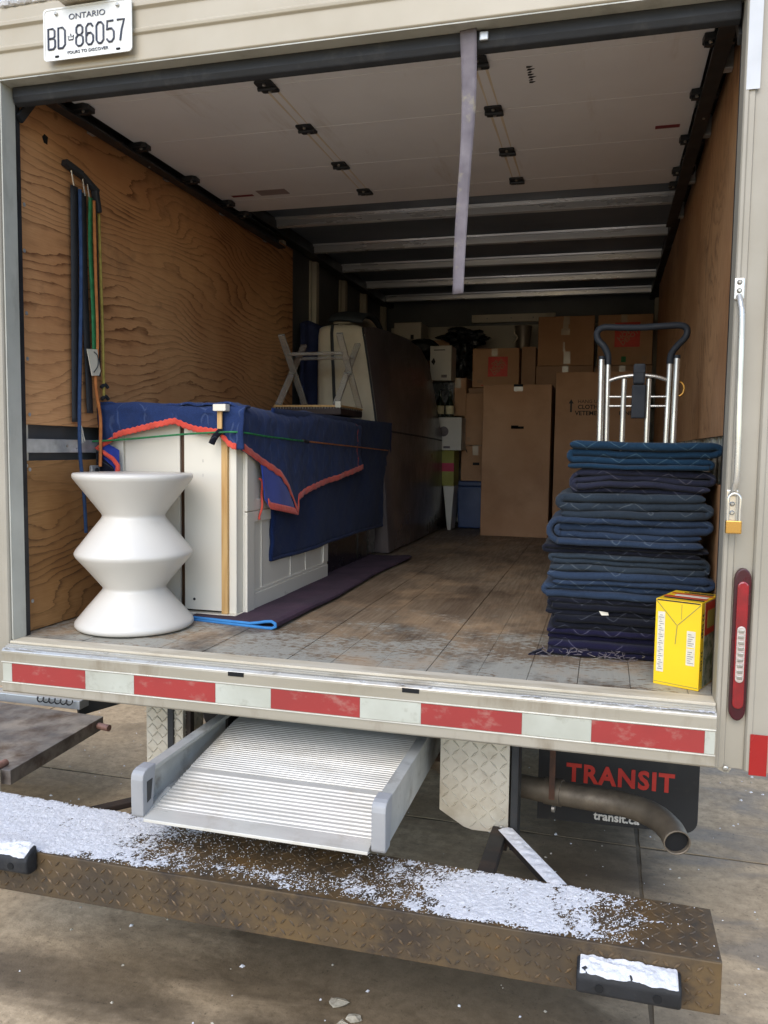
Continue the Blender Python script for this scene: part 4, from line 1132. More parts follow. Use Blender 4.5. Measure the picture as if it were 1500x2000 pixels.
for z in (.60, .66):
    m = MB(); m.box(.4625, .4635, .5648, .566, z, z + .012); m.build("nick", "strap_grey", CB)
KC = thing("kitchen_cabinet", (.60, 1.2, 0), "white panelled cabinet whose side shows below the navy blankets", "cabinet")
m = MB(); m.box(.585, .6165, 1.665, 1.69, .02, .86); m.build("back_edge", "cab_white", KC)
m = MB(); m.box(.6135, .622, .632, 1.69, .015, .868); m.build("side_board", "cab_white", KC)
def kc(y0, y1, z0, z1, d=.010, n="rail"): 
    m = MB(); m.box(.6222, .6222 + d, y0, y1, z0, z1); m.build(n, "cab_white", KC, .003)
kc(.630, .705, .012, .448, .014, "stile"); kc(.630, .705, .452, .868, .014, "stile")
kc(.706, 1.69, .012, .085); kc(.706, 1.69, .085, .10, .006, "moulding"); kc(.706, 1.69, .40, .448); kc(.706, 1.69, .452, .50); kc(1.62, 1.69, .10, .40, .0105, "stile")
kc(.80, .812, .10, .40, .004, "bead"); kc(1.15, 1.162, .10, .40, .004, "bead"); kc(1.36, 1.372, .10, .40, .004, "bead")
pth = [(.640, .745, .590), (.647, .76, .575), (.641, .77, .52), (.648, .757, .465), (.641, .745, .425), (.643, .74, .41)]
m = MB(); m.tube(bez(pth, 4), .005, 6); o = m.build("red_tie", "binding_red", None, smooth=True)
tag(o, "short red ribbon hanging on the side of the white cabinet", "ribbon")
m = MB(); m.box(.03, .60, 1.72, 2.76, .012, .84); o = m.build("storage_crate", "black_box", None, .012)
tag(o, "glossy black crate on the floor behind the white cabinet", "crate")
for y in (2.35, 2.58):
    m = MB(); m.box(.6005, .606, y, y + .02, .03, .80); m.build("crate_rib", "black_box", o)

# ------------------------------------------------------------------ navy quilt draped over them
QB = thing("moving_blanket", (.3, 1.3, .9), "navy quilted blanket with red binding draped over the white furniture", "blanket", "blankets over the furniture")
ZB = [(.50, .728), (.63, .690), (.78, .640), (.90, .595), (1.0, .525), (1.06, .455), (1.095, .405), (1.125, .478), (1.20, .492), (1.365, .516), (1.7, .548), (2.0, .578), (2.245, .602)]
def drape(u, v):
    y = .545 + u * (2.245 - .545); t = v
    top_w = .62; zt = .893 + .012 * fbm(y * 3, v * 4, 1, 3) + .010 * math.sin(y * 5)
    zb = interp(y, ZB)
    side_l = (zt - .03) - zb
    L = top_w + .05 + side_l; d = t * L
    bul = .024 * fbm(y * 5, d * 5, 6, 3) + .004 * math.sin(d * 70 + 3 * math.sin(y * 9)) * math.sin(y * 60)
    fl = .03 * max(0, 1 - abs(y - 1.0) / .25)
    if d < top_w: return (-.02 + d, y, zt + bul)
    if d < top_w + .05:
        a = (d - top_w) / .05 * math.pi / 2
        return (.60 + .047 * math.sin(a) , y, zt - .03 * (1 - math.cos(a)) + bul * .5)
    e = d - top_w - .05
    return (.647 + bul * .8 + .006 + fl * (e / max(.05, side_l)) ** 2, y, zt - .03 - e)
m = MB(); m.grid(drape, 110, 56); m.build("top_cloth", "q_drape", QB, smooth=True, solid=.010, fixn=False)
FB = [(-.025, .700), (.02, .742), (.085, .766), (.20, .792), (.352, .822), (.40, .802), (.45, .788), (.553, .776), (.60, .730), (.635, .716)]
def dropf(u, v):
    x = -.025 + u * .690; zt = .893 + .012 * fbm(.6 * 3, u, 1, 3) + .008 * math.sin(x * 9)
    zb = interp(x, FB); L = .06 + .04 + (zt - .03 - zb); d = v * L
    bul = .026 * fbm(x * 7, d * 6, 8, 3) + .004 * math.sin(x * 70) * math.sin(d * 60)
    xx = x
    if d < .06: return (xx, .600 - d * .6, zt + bul * .3)
    if d < .10:
        a = (d - .06) / .04 * math.pi / 2
        return (xx, .564 - .026 * math.sin(a), zt - .03 * (1 - math.cos(a)) + bul * .3)
    return (xx, .536 + bul * .9, zt - .03 - (d - .10))
m = MB(); m.grid(dropf, 70, 26); m.build("front_fall", "q_drape", QB, smooth=True, solid=.010, fixn=False)
# bindings: flat sewn tape folded over the edge
def bind(path, r=.010, nm="binding"):
    P = [Vector(p) for p in path]
    m = MB(); m.tube(P, [r * (1 + .25 * vnoise(i * .7, r * 500, 2)) for i in range(len(P))], 8); m.build(nm, "binding_red", QB, smooth=True)
def tape(fn, i0, i1, n, w, off):
    m = MB()
    def g(a, b):
        u = (i0 + (i1 - i0) * a) / n
        e, f = Vector(fn(u, 1.0)), Vector(fn(u, .96)); d = (f - e).normalized()
        k = .002 * math.sin(a * 160)
        return tuple(e + d * (w * (b - .12)) + Vector(off) * (1 + .25 * vnoise(a * 60, b * 3, 2)) + Vector((0, 0, k)))
    m.grid(g, 120, 3); m.build("binding", "binding_red", QB, smooth=True, solid=.004)
tape(drape, 0, 110, 110, .030, (.0085, 0, 0)); tape(dropf, 8, 67, 70, .026, (0, -.0085, 0))
bind([(dropf(8 / 70, 1)[0], .532, dropf(8 / 70, 1)[2]), (.02, .528, .735), (-.022, .527, .712), (.01, .524, .697), (.06, .522, .668), (.085, .520, .640), (.083, .520, .615)], .0105)
m = MB(); m.grid(lambda u, v: (-.015 + .095 * u, .535 - .004 * math.sin(u * 6), (.745 - .05 * abs(u - .2)) - v * (.13 + .02 * u)), 12, 8); m.build("folded_corner", "q_lining", QB, smooth=True, solid=.006)
m = MB(); m.grid(lambda u, v: (-.024 + .105 * u * (1 - .25 * (1 - v)), .528 - .004 * math.sin(u * 6), interp(u, [(0, .700), (1, .640)]) - v * .085 - .01 * u), 12, 8); m.build("folded_edge", "q_dark", QB, smooth=True, solid=.006)
bind(bez([drape(.955, .62 + .38 * k / 10) for k in range(11)], 2), .006)
# bright lining of the turned corner
def lin_(u, v):
    y = .735 + u * (1.09 - .735); zt = interp(y, ZB) + .01
    zl = interp(y, [(.735, .60), (.75, .50), (.79, .458), (1.10, .408)])
    return (.650 + .010 * math.sin(u * 3.1) + .012 * v + .02 * u, y, zt + (zl - zt) * v)
m = MB(); m.grid(lin_, 24, 12); m.build("lining", "q_lining", QB, smooth=True, solid=.006)
tape(lin_, 2, 20, 20, .028, (.006, 0, 0))
m = MB(); m.tube(bez([(.575, .525, .795), (.552, .518, .778), (.538, .514, .755), (.530, .512, .738)], 4), .013, 10); m.build("twisted_corner", "q_dark", QB, smooth=True)
# darker pad hanging on the side
def padf(u, v):
    y = .815 + .085 + u * (2.99 - .9); z = .905 - v * (.905 - interp(y, [(.9, .212), (1.3, .205), (2.2, .215), (2.9, .20), (2.99, .30)]))
    rc = .05
    bul = .018 * fbm(y * 4, z * 5, 3, 3) + .003 * math.sin(y * 60) * math.sin(z * 60)
    return (.634 + bul, y, z)
PD = thing("moving_blanket", (.63, 1.9, .5), "dark blue furniture pad hanging below the red-bound navy blanket", "blanket", "blankets over the furniture")
m = MB(); m.grid(padf, 80, 30); m.build("pad_cloth", "q_pad", PD, smooth=True, solid=.012, fixn=False)
m = MB(); m.tube([padf(0, k / 30) for k in range(4, 31)] + [padf(k / 80, 1) for k in range(1, 81)] + [padf(1, 1 - k / 30) for k in range(1, 31)], .011, 8); m.build("pad_edge", "q_pad", PD, smooth=True)
def padtop(u, v):
    y = 2.20 + u * .78
    return (.02 + v * .60, y, .905 + .012 * fbm(y * 4, v * 4, 5, 3) - .04 * max(0, v - .9) * 6)
m = MB(); m.grid(padtop, 30, 24); m.build("pad_top", "q_pad", PD, smooth=True, solid=.010)

# bungee cords across
def cord(nm, path, r, mt, label, n=6, cat="cord", group="bungee cords"):
    o = MB(); o.tube(bez(path, n), r, 8); q = o.build(nm, mt, None, smooth=True); tag(q, label, cat, group); return q
cord("bungee_cord", [(-.028, .505, .742), (.12, .515, .752), (.40, .512, .776), (.60, .516, .787), (.660, .56, .785), (.672, .72, .775), (.676, 1.02, .764), (.672, 1.235, .758)], .0042, "cord_green", "green bungee cord stretched across the blanket over the white furniture")
cord("bungee_cord", [(.674, 1.25, .757), (.672, 1.6, .748), (.666, 2.2, .732), (.660, 2.84, .714)], .0038, "cord_orange", "thin orange bungee cord running back from the green one along the blanket")
for p_, mt, lb in (((.674, 1.235, .758), "strap_black", "black hook joining the green and orange bungee cords"),):
    m = MB(); m.tube([(p_[0], p_[1] - .05, p_[2] + .004), (p_[0], p_[1] + .02, p_[2] - .002)], .008, 8); o = m.build("cord_hook", mt, None, smooth=True); tag(o, lb, "hook")

# ------------------------------------------------------------------ cords hanging on the plywood
XW = XL + .018
HK = thing("strap_hanger", (XW, .42, 1.82), "black slanting hanger on the plywood that holds the cords and straps", "hanger")
m = MB(); m.bar((XW, .325, 1.845), (XW + .01, .42, 1.825), .024, .030, (1, 0, 0)); m.bar((XW + .01, .42, 1.825), (XW + .018, .515, 1.782), .022, .026, (1, 0, 0)); m.build("hanger_bar", "strap_black", HK, .004)
m = MB(); m.bar((XW + .016, .50, 1.79), (XW + .016, .522, 1.70), .022, .03, (1, 0, 0)); m.build("hanger_end", "strap_black", HK, .006)
for y, z0, z1 in ((.352, 1.82, 1.765), (.425, 1.81, 1.745), (.455, 1.805, 1.735)):
    m = MB(); m.tube([(XW + .012, y, z0), (XW + .014, y + .012, z1)], .003, 6); m.build("wire_loop", "chrome_paint", HK, smooth=True)
def flat(nm, pts, wd, mt, label, cat="strap", group="straps on the plywood"):
    P = bez(pts, 8); m = MB()
    m.add([q for p in P for q in ((p.x, p.y - wd / 2, p.z), (p.x + .004, p.y + wd / 2, p.z))], [(2 * i, 2 * i + 1, 2 * i + 3, 2 * i + 2) for i in range(len(P) - 1)])
    o = m.build(nm, mt, None, smooth=True, solid=.003); tag(o, label, cat, group); return o
flat("webbing_strap", [(XW, .383, 1.77), (XW, .378, 1.4), (XW, .372, 1.1), (XW, .368, .82)], .042, "strap_black", "wide black strap, leftmost of those hanging on the plywood")
flat("webbing_strap", [(XW, .440, 1.76), (XW, .440, 1.45), (XW, .452, 1.15), (XW + .002, .462, .86)], .036, "strap_black", "black strap hanging behind the green cord, longest of the middle straps")
flat("webbing_strap", [(XW + .006, .508, 1.78), (XW + .006, .515, 1.5), (XW + .006, .522, 1.25), (XW + .006, .520, 1.02)], .022, "strap_black", "narrow black strap hanging between the orange and yellow cords")
cord("bungee_cord", [(XW + .016, .400, 1.76), (XW + .016, .400, 1.45), (XW + .016, .388, 1.15), (XW + .02, .368, .86), (XW + .022, .366, .68), (XW + .022, .385, .55), (XW + .02, .400, .36)], .0075, "cord_blue", "long blue bungee cord hanging on the plywood down behind the zigzag table")
flat("flat_cord", [(XW + .014, .472, 1.75), (XW + .014, .465, 1.55), (XW + .014, .478, 1.30), (XW + .014, .482, 1.10)], .022, "cord_green", "green flat cord hanging on the plywood above the white tag", "cord", "bungee cords")
cord("bungee_cord", [(XW + .02, .487, 1.74), (XW + .02, .492, 1.45), (XW + .02, .498, 1.15), (XW + .022, .478, .99), (XW + .024, .505, .85), (XW + .024, .505, .75), (XW + .024, .500, .635)], .0072, "cord_orange", "orange bungee cord hanging on the plywood past the white tag")
cord("bungee_cord", [(XW + .012, .532, 1.70), (XW + .012, .540, 1.45), (XW + .012, .548, 1.2), (XW + .012, .550, .935)], .0062, "cord_yellow", "olive yellow bungee cord, rightmost of those hanging on the plywood")
for y, z in ((.552, .975), (.555, .925)):
    m = MB(); m.tube(bez([(XW + .012, y - .02, z), (XW + .014, y + .005, z + .012), (XW + .016, y + .022, z)], 5), .008, 8); o = m.build("cord_hook", "strap_black", None, smooth=True)
    tag(o, "upper black hook at the end of the yellow cord" if z > .95 else "lower black hook at the end of the yellow cord", "hook", "hooks on the yellow cord")
TG = thing("paper_tag", (XW + .03, .45, 1.07), "white paper tag hanging among the cords on the plywood", "tag")
m = MB(); P = [(.408, 1.122), (.478, 1.128), (.492, 1.06), (.500, 1.04), (.487, 1.020), (.44, 1.015)]; m.prism(P, 0, XW + .030, XW + .033); m.build("tag_paper", "tag_white", TG)
m = MB(); m.tube(bez([(XW + .034, .452, 1.115), (XW + .036, .475, 1.10), (XW + .036, .476, 1.06), (XW + .035, .448, 1.03)], 5), .002, 6); m.build("tag_wire", "strap_black", TG)
CLB = thing("rail_clip", (XW, .50, .62), "small metal clip on the plywood just above the zigzag table", "clip")
m = MB(); m.box(XW - .010, XW + .004, .47, .535, .595, .640); m.build("clip_plate", "galv", CLB, .004)
m = MB(); m.tube([(XW + .002, .50, .618), (XW + .01, .50, .618)], .012, 10); m.build("clip_pin", "strap_black", CLB)
# frayed strap ends
m = MB()
for k in range(10):
    y = .375 + .02 * random.random(); m.tube([(XW + .004, y, .82), (XW + .012, y + .01 * random.random(), .79 - .02 * random.random()), (XW + .015, y + .02 * random.random(), .76 - .03 * random.random())], .0016, 5)
o = m.build("frayed_threads", "tag_white", None); tag(o, "white frayed threads at the foot of the leftmost black strap", "threads", None, "stuff")

# ------------------------------------------------------------------ runner rug
RG = thing("runner_rug", (.65, 1.5, 0), "folded purple runner rug with blue bound edge under the white furniture", "rug")
rp = [(.44, .0045), (.62, .0045), (.80, .0045), (.832, .006), (.848, .014), (.846, .026), (.830, .033), (.80, .0295), (.765, .021), (.73, .0150), (.62, .0140), (.44, .0140)]
def rugf(u, v):
    i = v * (len(rp) - 1); k = min(int(i), len(rp) - 2); t = i - k
    x = rp[k][0] * (1 - t) + rp[k + 1][0] * t; z = rp[k][1] * (1 - t) + rp[k + 1][1] * t
    y = .428 + u * 2.22
    lift = 1 - .55 * min(1, u * 3)
    if z > .0145: z = .0145 + (z - .0145) * lift
    s_ = (x - .44) / .4
    return (x + s_ * (.012 * math.sin(u * 7) + .03 * u + .01 * fbm(u * 6, 1, 1, 2)), y + .06 * (1 - s_) * (1 if u < .02 else max(0, 1 - u * 6)), z + (.0025 * (fbm(x * 9, y * 4, 1, 3) + .3) if v > .5 else 0))
m = MB(); m.grid(rugf, 90, 33); m.build("rug_cloth", "rug_purple", RG, smooth=True, solid=.0075, fixn=False)
m = MB(); m.tube([rugf(0, k / 66) for k in range(67)], .0062, 8); m.build("rug_binding", "rug_blue", RG, smooth=True)

# ------------------------------------------------------------------ stack of folded blankets
def folded(z0, h, layers, x0, x1, y0, y1, mt, label, seed, loose=1.0, order=None):
    rnd_ = random.Random(seed)
    wts = [rnd_.uniform(.75, 1.35) for _ in range(layers)]; sw = sum(wts); hs = [h * q / sw for q in wts]
    # centre line of the folded cloth in the xz plane, with its half thickness
    C = []; right = rnd_.random() < .5; zc = z0
    xs = [0, .02, .05, .1, .17, .25, .33, .42, .5, .58, .67, .75, .83, .9, .95, .98, 1.0]
    order = order or list(range(layers))
    if order[0] != 0: right = False
    lev = [z0 + sum(hs[:k]) + hs[k] * .5 for k in range(layers)]
    wrap = {k: 0.0 for k in range(layers)}                 # how far a row's left end stands back for the loops outside it
    for s_i in range(layers - 1):
        lo, hi = sorted((order[s_i], order[s_i + 1]))
        for k in range(lo + 1, hi): wrap[k] = max(wrap[k], .9 * (lev[hi] - lev[lo]) / 2)
    ja = [rnd_.uniform(-.006, .030) for _ in range(layers)]
    for s_i, k in enumerate(order):
        lh = hs[k]; z = lev[k]
        span = max([abs(lev[order[q]] - lev[k]) / 2 for q in (s_i - 1, s_i + 1) if 0 <= q < layers] + [lh * .5])
        a, b = x0 + ja[k] * (0 if wrap[k] else 1) + wrap[k] + min(span, lh * 1.2), x1 - rnd_.uniform(0, .035) - lh * .5
        row = [(a + (b - a) * q, z, lh * .52, k) for q in (xs if right else xs[::-1])]
        C += row
        if s_i < layers - 1:
            xe = row[-1][0]; s_ = 1 if right else -1; kn = order[s_i + 1]; zn = lev[kn]; rr = (zn - z) / 2
            bulge = rnd_.uniform(1.0, 1.9) if abs(kn - k) == 1 else 1.0
            for ang in (-72, -45, -15, 15, 45, 72):
                C.append((xe + s_ * abs(rr) * bulge * math.cos(R(ang)), (z + zn) / 2 + rr * math.sin(R(ang)), min(lh, hs[kn]) * .5, (k + kn) / 2 if abs(k - kn) == 1 else k + .5 if k < layers - 1 else k - .5))
        right = not right
    n = len(C)
    def side(i):
        a, b = C[max(i - 1, 0)], C[min(i + 1, n - 1)]
        dx, dz = b[0] - a[0], b[1] - a[1]; l = math.hypot(dx, dz) or 1
        return (-dz / l, dx / l)
    inset = [rnd_.uniform(0, .030) * loose for _ in range(layers + 1)]
    ys = [(0, .12), (.0015, .45), (.005, .72), (.011, .91), (.020, 1.0), (.040, 1.0), (.12, 1.0), (.24, 1.0), (.38, 1.0), (.455, .95), (.47, .5)]
    V, F = [], []; ring = 2 * n
    for (dy, s_) in ys:
        for sg in (1, -1):
            for i in (range(n) if sg == 1 else range(n - 1, -1, -1)):
                nx, nz = side(i); x, z, t, k = C[i]
                endt = .35 if i in (0, n - 1) else (.8 if i in (1, n - 2) else 1)
                wz = loose * .010 * fbm(x * 7 + seed * 1.7, seed * .37, 0, 3) * (z - z0) / h * 4 * (1 - (z - z0) / h) + .0035 * fbm(x * 22 + seed, k * 2.1, dy * 4, 2)
                iy = inset[int(k)] if k == int(k) else (inset[int(k)] + inset[int(k) + 1]) / 2
                fr = (iy + .016 * fbm(x * 6 + seed * 3, k * 1.3 + seed, 0, 3)) * max(0, 1 - dy / .2)
                V.append((x + nx * t * s_ * sg * endt + .010 * vnoise(dy * 9, seed, 3), y0 + dy + fr, max(z0 + .0004, z + nz * t * s_ * sg * endt + wz)))
    for r_ in range(len(ys) - 1):
        for i in range(ring):
            F.append((r_ * ring + i, r_ * ring + (i + 1) % ring, (r_ + 1) * ring + (i + 1) % ring, (r_ + 1) * ring + i))
    for base in (0, (len(ys) - 1) * ring):
        for i in range(n - 1):
            F.append((base + i, base + i + 1, base + ring - 2 - i, base + ring - 1 - i))
    m = MB(); m.add(V, F); o = m.build("folded_blanket", mt, None, smooth=True)
    tag(o, label, "blanket", "folded moving blankets in the stack"); return o
SPEC = [(.050, 2, 1.888, "q_purple", "dark purple folded blanket at the bottom of the stack, frayed edge on the floor"),
        (.046, 2, 1.910, "q_purple", "purple folded blanket, second from the bottom of the stack"),
        (.048, 2, 1.908, "q_dark", "near black folded blanket, third from the bottom of the stack"),
        (.062, 3, 1.905, "q_dark", "near black folded blanket with a white tag, fourth from the bottom of the stack"),
        (.048, 2, 1.908, "q_slate", "slate blue folded blanket, fifth from the bottom of the stack"),
        (.048, 2, 1.902, "q_slate", "slate blue folded blanket just above the fifth, level with the top of the yellow carton"),
        (.060, 3, 1.908, "q_grey", "grey folded blanket in the middle of the stack, seventh from the bottom"),
        (.034, 2, 1.900, "q_dark", "thin near black folded blanket between two grey ones in mid stack"),
        (.098, 4, 1.908, "q_slate", "thick slate blue folded blanket above the thin dark one in the stack"),
        (.086, 3, 1.942, "q_grey", "grey folded blanket, third from the top of the stack"),
        (.085, 4, 1.972, "q_navy", "loosely rolled dark navy folded blanket, second from the top of the stack"),
        (.096, 4, 1.955, "q_teal", "teal blue folded blanket on top of the stack")]
z = .002
for k, (h, n_, xl, mt, lb) in enumerate(SPEC):
    folded(z, h * 1.0, n_, xl, 2.462, .366 + .012 * math.sin(k * 2.1), .86, mt, lb, k + 3, 1.6 if mt == 'q_navy' else 1.0, [1, 2, 3, 0] if k in (8, 10) else ([1, 2, 0] if k in (6,) else None))
    z += h
STZ = z
m = MB()
for k in range(40):
    x = 1.90 + .36 * random.random(); zz = .004 + .03 * random.random()
    m.tube([(x, .366, zz), (x + .02 * random.uniform(-1, 1), .355, zz + .008 * random.uniform(-1, 1)), (x + .04 * random.uniform(-1, 1), .350, max(.003, zz - .02 * random.random()))], .0011, 4)
tag(m.build("loose_threads", "strap_grey", None), "pale loose threads along the bottom edge of the blanket stack", "threads", None, "stuff")
m = MB(); m.add([(1.885, .375, .003), (1.855, .35, .002), (1.87, .38, .006), (1.90, .36, .022), (1.91, .40, .02), (1.93, .365, .004)], [(0, 1, 3), (1, 2, 3), (2, 4, 3), (0, 3, 5), (1, 0, 5)]); o = m.build("torn_corner", "q_purple", None, solid=.004)
tag(o, "torn purple blanket corner poking out at the foot of the stack", "cloth")
m = MB(); m.add([(2.095, .362, .172), (2.125, .356, .170), (2.128, .358, .160), (2.104, .360, .158)], [(0, 1, 2, 3)]); o = m.build("cloth_tag", "tag_white", None, solid=.002)
tag(o, "small white cloth tag sticking out of the dark folded blankets", "tag")

# ------------------------------------------------------------------ yellow carton
YB_ = thing("bag_carton", (2.267, .113, 0), "bright yellow cardboard carton standing in front of the blanket stack", "carton")
fu = Vector((.927, -.375, 0)); su = Vector((.375, .927, 0))
def yl(a, b, c): 
    p = Vector((2.267, .113, .001)) + fu * a + su * b + Vector((0, 0, c)); return (p.x, p.y, p.z)
W_, D_, H_ = .139, .19, .272
def ybox(a0, a1, b0, b1, c0, c1, nm, mt, bev=0.0):
    m = MB(); m.add([yl(a0, b0, c0), yl(a1, b0, c0), yl(a1, b1, c0), yl(a0, b1, c0), yl(a0, b0, c1), yl(a1, b0, c1), yl(a1, b1, c1), yl(a0, b1, c1)],
                    [(0, 3, 2, 1), (4, 5, 6, 7), (0, 1, 5, 4), (1, 2, 6, 5), (2, 3, 7, 6), (3, 0, 4, 7)]); return m.build(nm, mt, YB_, bev)
ybox(0, W_, 0, D_, 0, H_, "carton_body", "yellow_card", .002)
ybox(.008, .030, -.0008, -.0002, .042, .232, "paper_label", "label_white")
ybox(.098, .124, -.0008, -.0002, .075, .182, "paper_label", "label_white")
ybox(.0995, .1225, -.0010, -.0007, .128, .131, "label_line", "yellow_card")
for k in range(26):
    ybox(.0115 + .003 * (k % 2), .0265 - .004 * ((k * 7) % 3), -.0010, -.0007, .050 + k * .0068, .0518 + k * .0068, "label_line", "strap_grey")
for k in range(14):
    if 6 <= k <= 7: continue
    ybox(.102, .1200 - .004 * ((k * 5) % 3), -.0010, -.0007, .082 + k * .0068, .0838 + k * .0068, "label_line", "strap_grey")
def seam(p, q, wd=.0013):
    a, b = Vector((p[0], 0, p[1])), Vector((q[0], 0, q[1])); d = (b - a).normalized(); n = Vector((-d.z, 0, d.x)) * wd
    m = MB(); m.add([yl((a + n).x, -.0009, (a + n).z), yl((b + n).x, -.0009, (b + n).z), yl((b - n).x, -.0009, (b - n).z), yl((a - n).x, -.0009, (a - n).z)], [(0, 1, 2, 3)]); m.build("flap_seam", "card_yellow", YB_, solid=.0006)
seam((.002, .266), (.066, .196)); seam((.137, .266), (.070, .196)); seam((.068, .196), (.064, .135)); seam((.080, .262), (.080, .215), .0008); seam((.002, .010), (.137, .008), .0008)
# printed side
ybox(W_ + .0002, W_ + .0009, .035, D_ - .004, .004, H_ - .004, "print_panel", "box_print")
ybox(W_ + .0008, W_ + .0013, .036, D_ - .006, .165, H_ - .006, "print_panel", "box_red")
ybox(W_ + .0012, W_ + .0016, .060, D_ - .02, .185, .24, "print_word", "card_yellow")
text_o = text("carton_word", "32 bags", .026, yl(W_ + .0006, .018, .20), "ink_black", YB_, rot=(R(90), R(90), math.atan2(su.y, su.x)), ext=.0003)
text_o = text("carton_word", "32 sacs", .022, yl(W_ + .0006, .018, .09), "ink_black", YB_, rot=(R(90), R(90), math.atan2(su.y, su.x)), ext=.0003)
ybox(.012, W_ - .004, .028, .050, H_ + .0002, H_ + .0008, "print_stripe", "ink_black"); ybox(.004, W_ - .003, .056, .080, H_ + .0002, H_ + .0008, "print_stripe", "box_red")
ybox(.030, W_ - .010, .084, .115, H_ + .0002, H_ + .0008, "print_stripe", "label_white"); ybox(.040, W_ - .010, .150, .162, H_ + .0002, H_ + .0008, "print_stripe", "ink_black"); ybox(.010, W_ - .003, .120, .140, H_ + .0002, H_ + .0008, "print_stripe", "box_red")
ybox(.050, W_ - .010, .168, .176, H_ + .0002, H_ + .0008, "print_stripe", "ink_black")
ybox(.004, .135, -.0008, -.0002, .2665, .2705, "print_stripe", "ink_black")

# ------------------------------------------------------------------ hand truck
HT = thing("hand_truck", (2.215, 1.0, 0), "steel tube hand truck with black loop handle behind the blanket stack", "hand truck")
def tb(path, r, mt="tube_steel", nm="tube", n=12): m = MB(); m.tube(path, r, n); return m.build(nm, mt, HT, smooth=True)
for x0_, x1_ in ((2.080, 2.070), (2.352, 2.364)):
    tb([(x0_, .93, .03), (x1_, .96, 1.105)], .0125, nm="outer_upright"); tb([(x1_, .96, 1.105), (x1_, .9605, 1.118)], .0128, "foam_black", "tube_plug")
for x0_, x1_ in ((2.104, 2.096), (2.328, 2.338)): tb([(x0_, .955, .25), (x1_, .975, 1.095)], .0115, nm="inner_upright")
tb(bez([(2.096, .975, 1.085), (2.094, .976, 1.125), (2.078, .976, 1.160), (2.052, .976, 1.190), (2.050, .976, 1.222), (2.075, .977, 1.238), (2.14, .978, 1.236), (2.22, .978, 1.234), (2.31, .977, 1.238), (2.375, .976, 1.238), (2.398, .976, 1.222), (2.394, .976, 1.192), (2.366, .976, 1.160), (2.342, .976, 1.125), (2.338, .975, 1.085)], 5), .0135, "foam_black", "loop_handle")
for xx in (2.162, 2.258): tb([(xx, .95, .10), (xx, .965, .93), (xx + .001, .966, 1.025)], .011, nm="middle_upright"); 
tb(bez([(2.098, .972, 1.018), (2.15, .968, 1.034), (2.217, .966, 1.040), (2.285, .968, 1.034), (2.335, .972, 1.018)], 5), .008, nm="top_crossbar")
tb([(2.098, .968, .953), (2.335, .968, .953)], .005, nm="crossbar"); tb([(2.098, .968, .915), (2.335, .968, .915)], .005, nm="crossbar")
for z_ in (.30, .60): tb([(2.09, .955, z_), (2.345, .955, z_)], .009, nm="crossbar")
m = MB(); m.box(2.194, 2.247, .938, .985, .865, 1.000); m.build("latch_box", "foam_black", HT, .005)
m = MB(); m.box(2.197, 2.243, .935, .988, 1.003, 1.085); m.build("latch_box", "foam_black", HT, .008)
m = MB(); m.box(2.20, 2.24, .932, .990, 1.05, 1.058); m.build("latch_ridge", "foam_black", HT)
m = MB(); m.tube([(2.375 + .022 * math.cos(t), .985, .985 + .03 * math.sin(t)) for t in [R(a) for a in range(0, 361, 30)]], .005, 8, cap=False); m.build("cable_ring", "brass", HT, smooth=True)
m = MB(); m.box(2.09, 2.345, .872, 1.02, .004, .012); m.build("toe_plate", "galv", HT, .002)
for xx in (2.06, 2.375):
    m = MB(); m.lathe([(.04, -.022), (.105, -.026), (.118, -.012), (.118, .012), (.105, .026), (.04, .022)], (xx, 1.07, .12), 24, 0); m.build("wheel", "tyre", HT, smooth=True)
tb([(2.06, 1.07, .12), (2.375, 1.07, .12)], .01, nm="axle"); tb([(2.09, .95, .20), (2.09, 1.07, .12)], .012, nm="wheel_bracket"); tb([(2.345, .95, .20), (2.345, 1.07, .12)], .012, nm="wheel_bracket")

# ------------------------------------------------------------------ upturned acrylic bench
AB = thing("acrylic_bench", (.35, 2.33, .92), "upturned bench with clear X-shaped legs lying on the navy blankets", "bench")
m = MB(); m.box(.130, .560, 2.11, 2.56, .925, .975); m.build("seat", "seat_brown", AB, .008)
m = MB(); m.box(.128, .562, 2.108, 2.562, .972, .984); m.build("seat_board", "raw_wood", AB, .002)
for k in range(24):
    m = MB(); xx = .138 + k * .018
    m.lathe([(.0042, 2.108), (.0036, 2.105), (.0015, 2.104)], (xx, 0, .966), 8, 1); m.build("nailhead", "bolt", AB)
for k in range(12):
    m = MB(); yy_ = 2.125 + k * .037
    m.lathe([(.0042, .562), (.0036, .565), (.0015, .566)], (0, yy_, .966), 8, 0); m.build("nailhead", "bolt", AB)
for xx in (.160, .532):
    m = MB(); m.bar((xx - .008, 2.125, .986), (xx - .008, 2.555, 1.40), .016, .040, (1, 0, 0)); m.build("leg", "acrylic", AB, .003)
    m = MB(); m.bar((xx + .009, 2.555, .986), (xx + .009, 2.125, 1.41), .016, .040, (1, 0, 0)); m.build("leg", "acrylic", AB, .003)
    m = MB(); m.lathe([(.014, -.02), (.014, .02), (.008, .022)], (xx, 2.34, 1.195), 12, 0); m.build("leg_bolt", "bolt", AB)
for (yy_, zz) in ((2.235, 1.305), (2.445, 1.300)):
    m = MB(); m.tube([(.17, yy_, zz), (.53, yy_, zz)], .011, 10); m.build("stretcher", "acrylic", AB, smooth=True)
m = MB(); m.box(.53, .565, 2.09, 2.107, .968, 1.005); m.build("corner_guard", "tag_white", AB, .003)

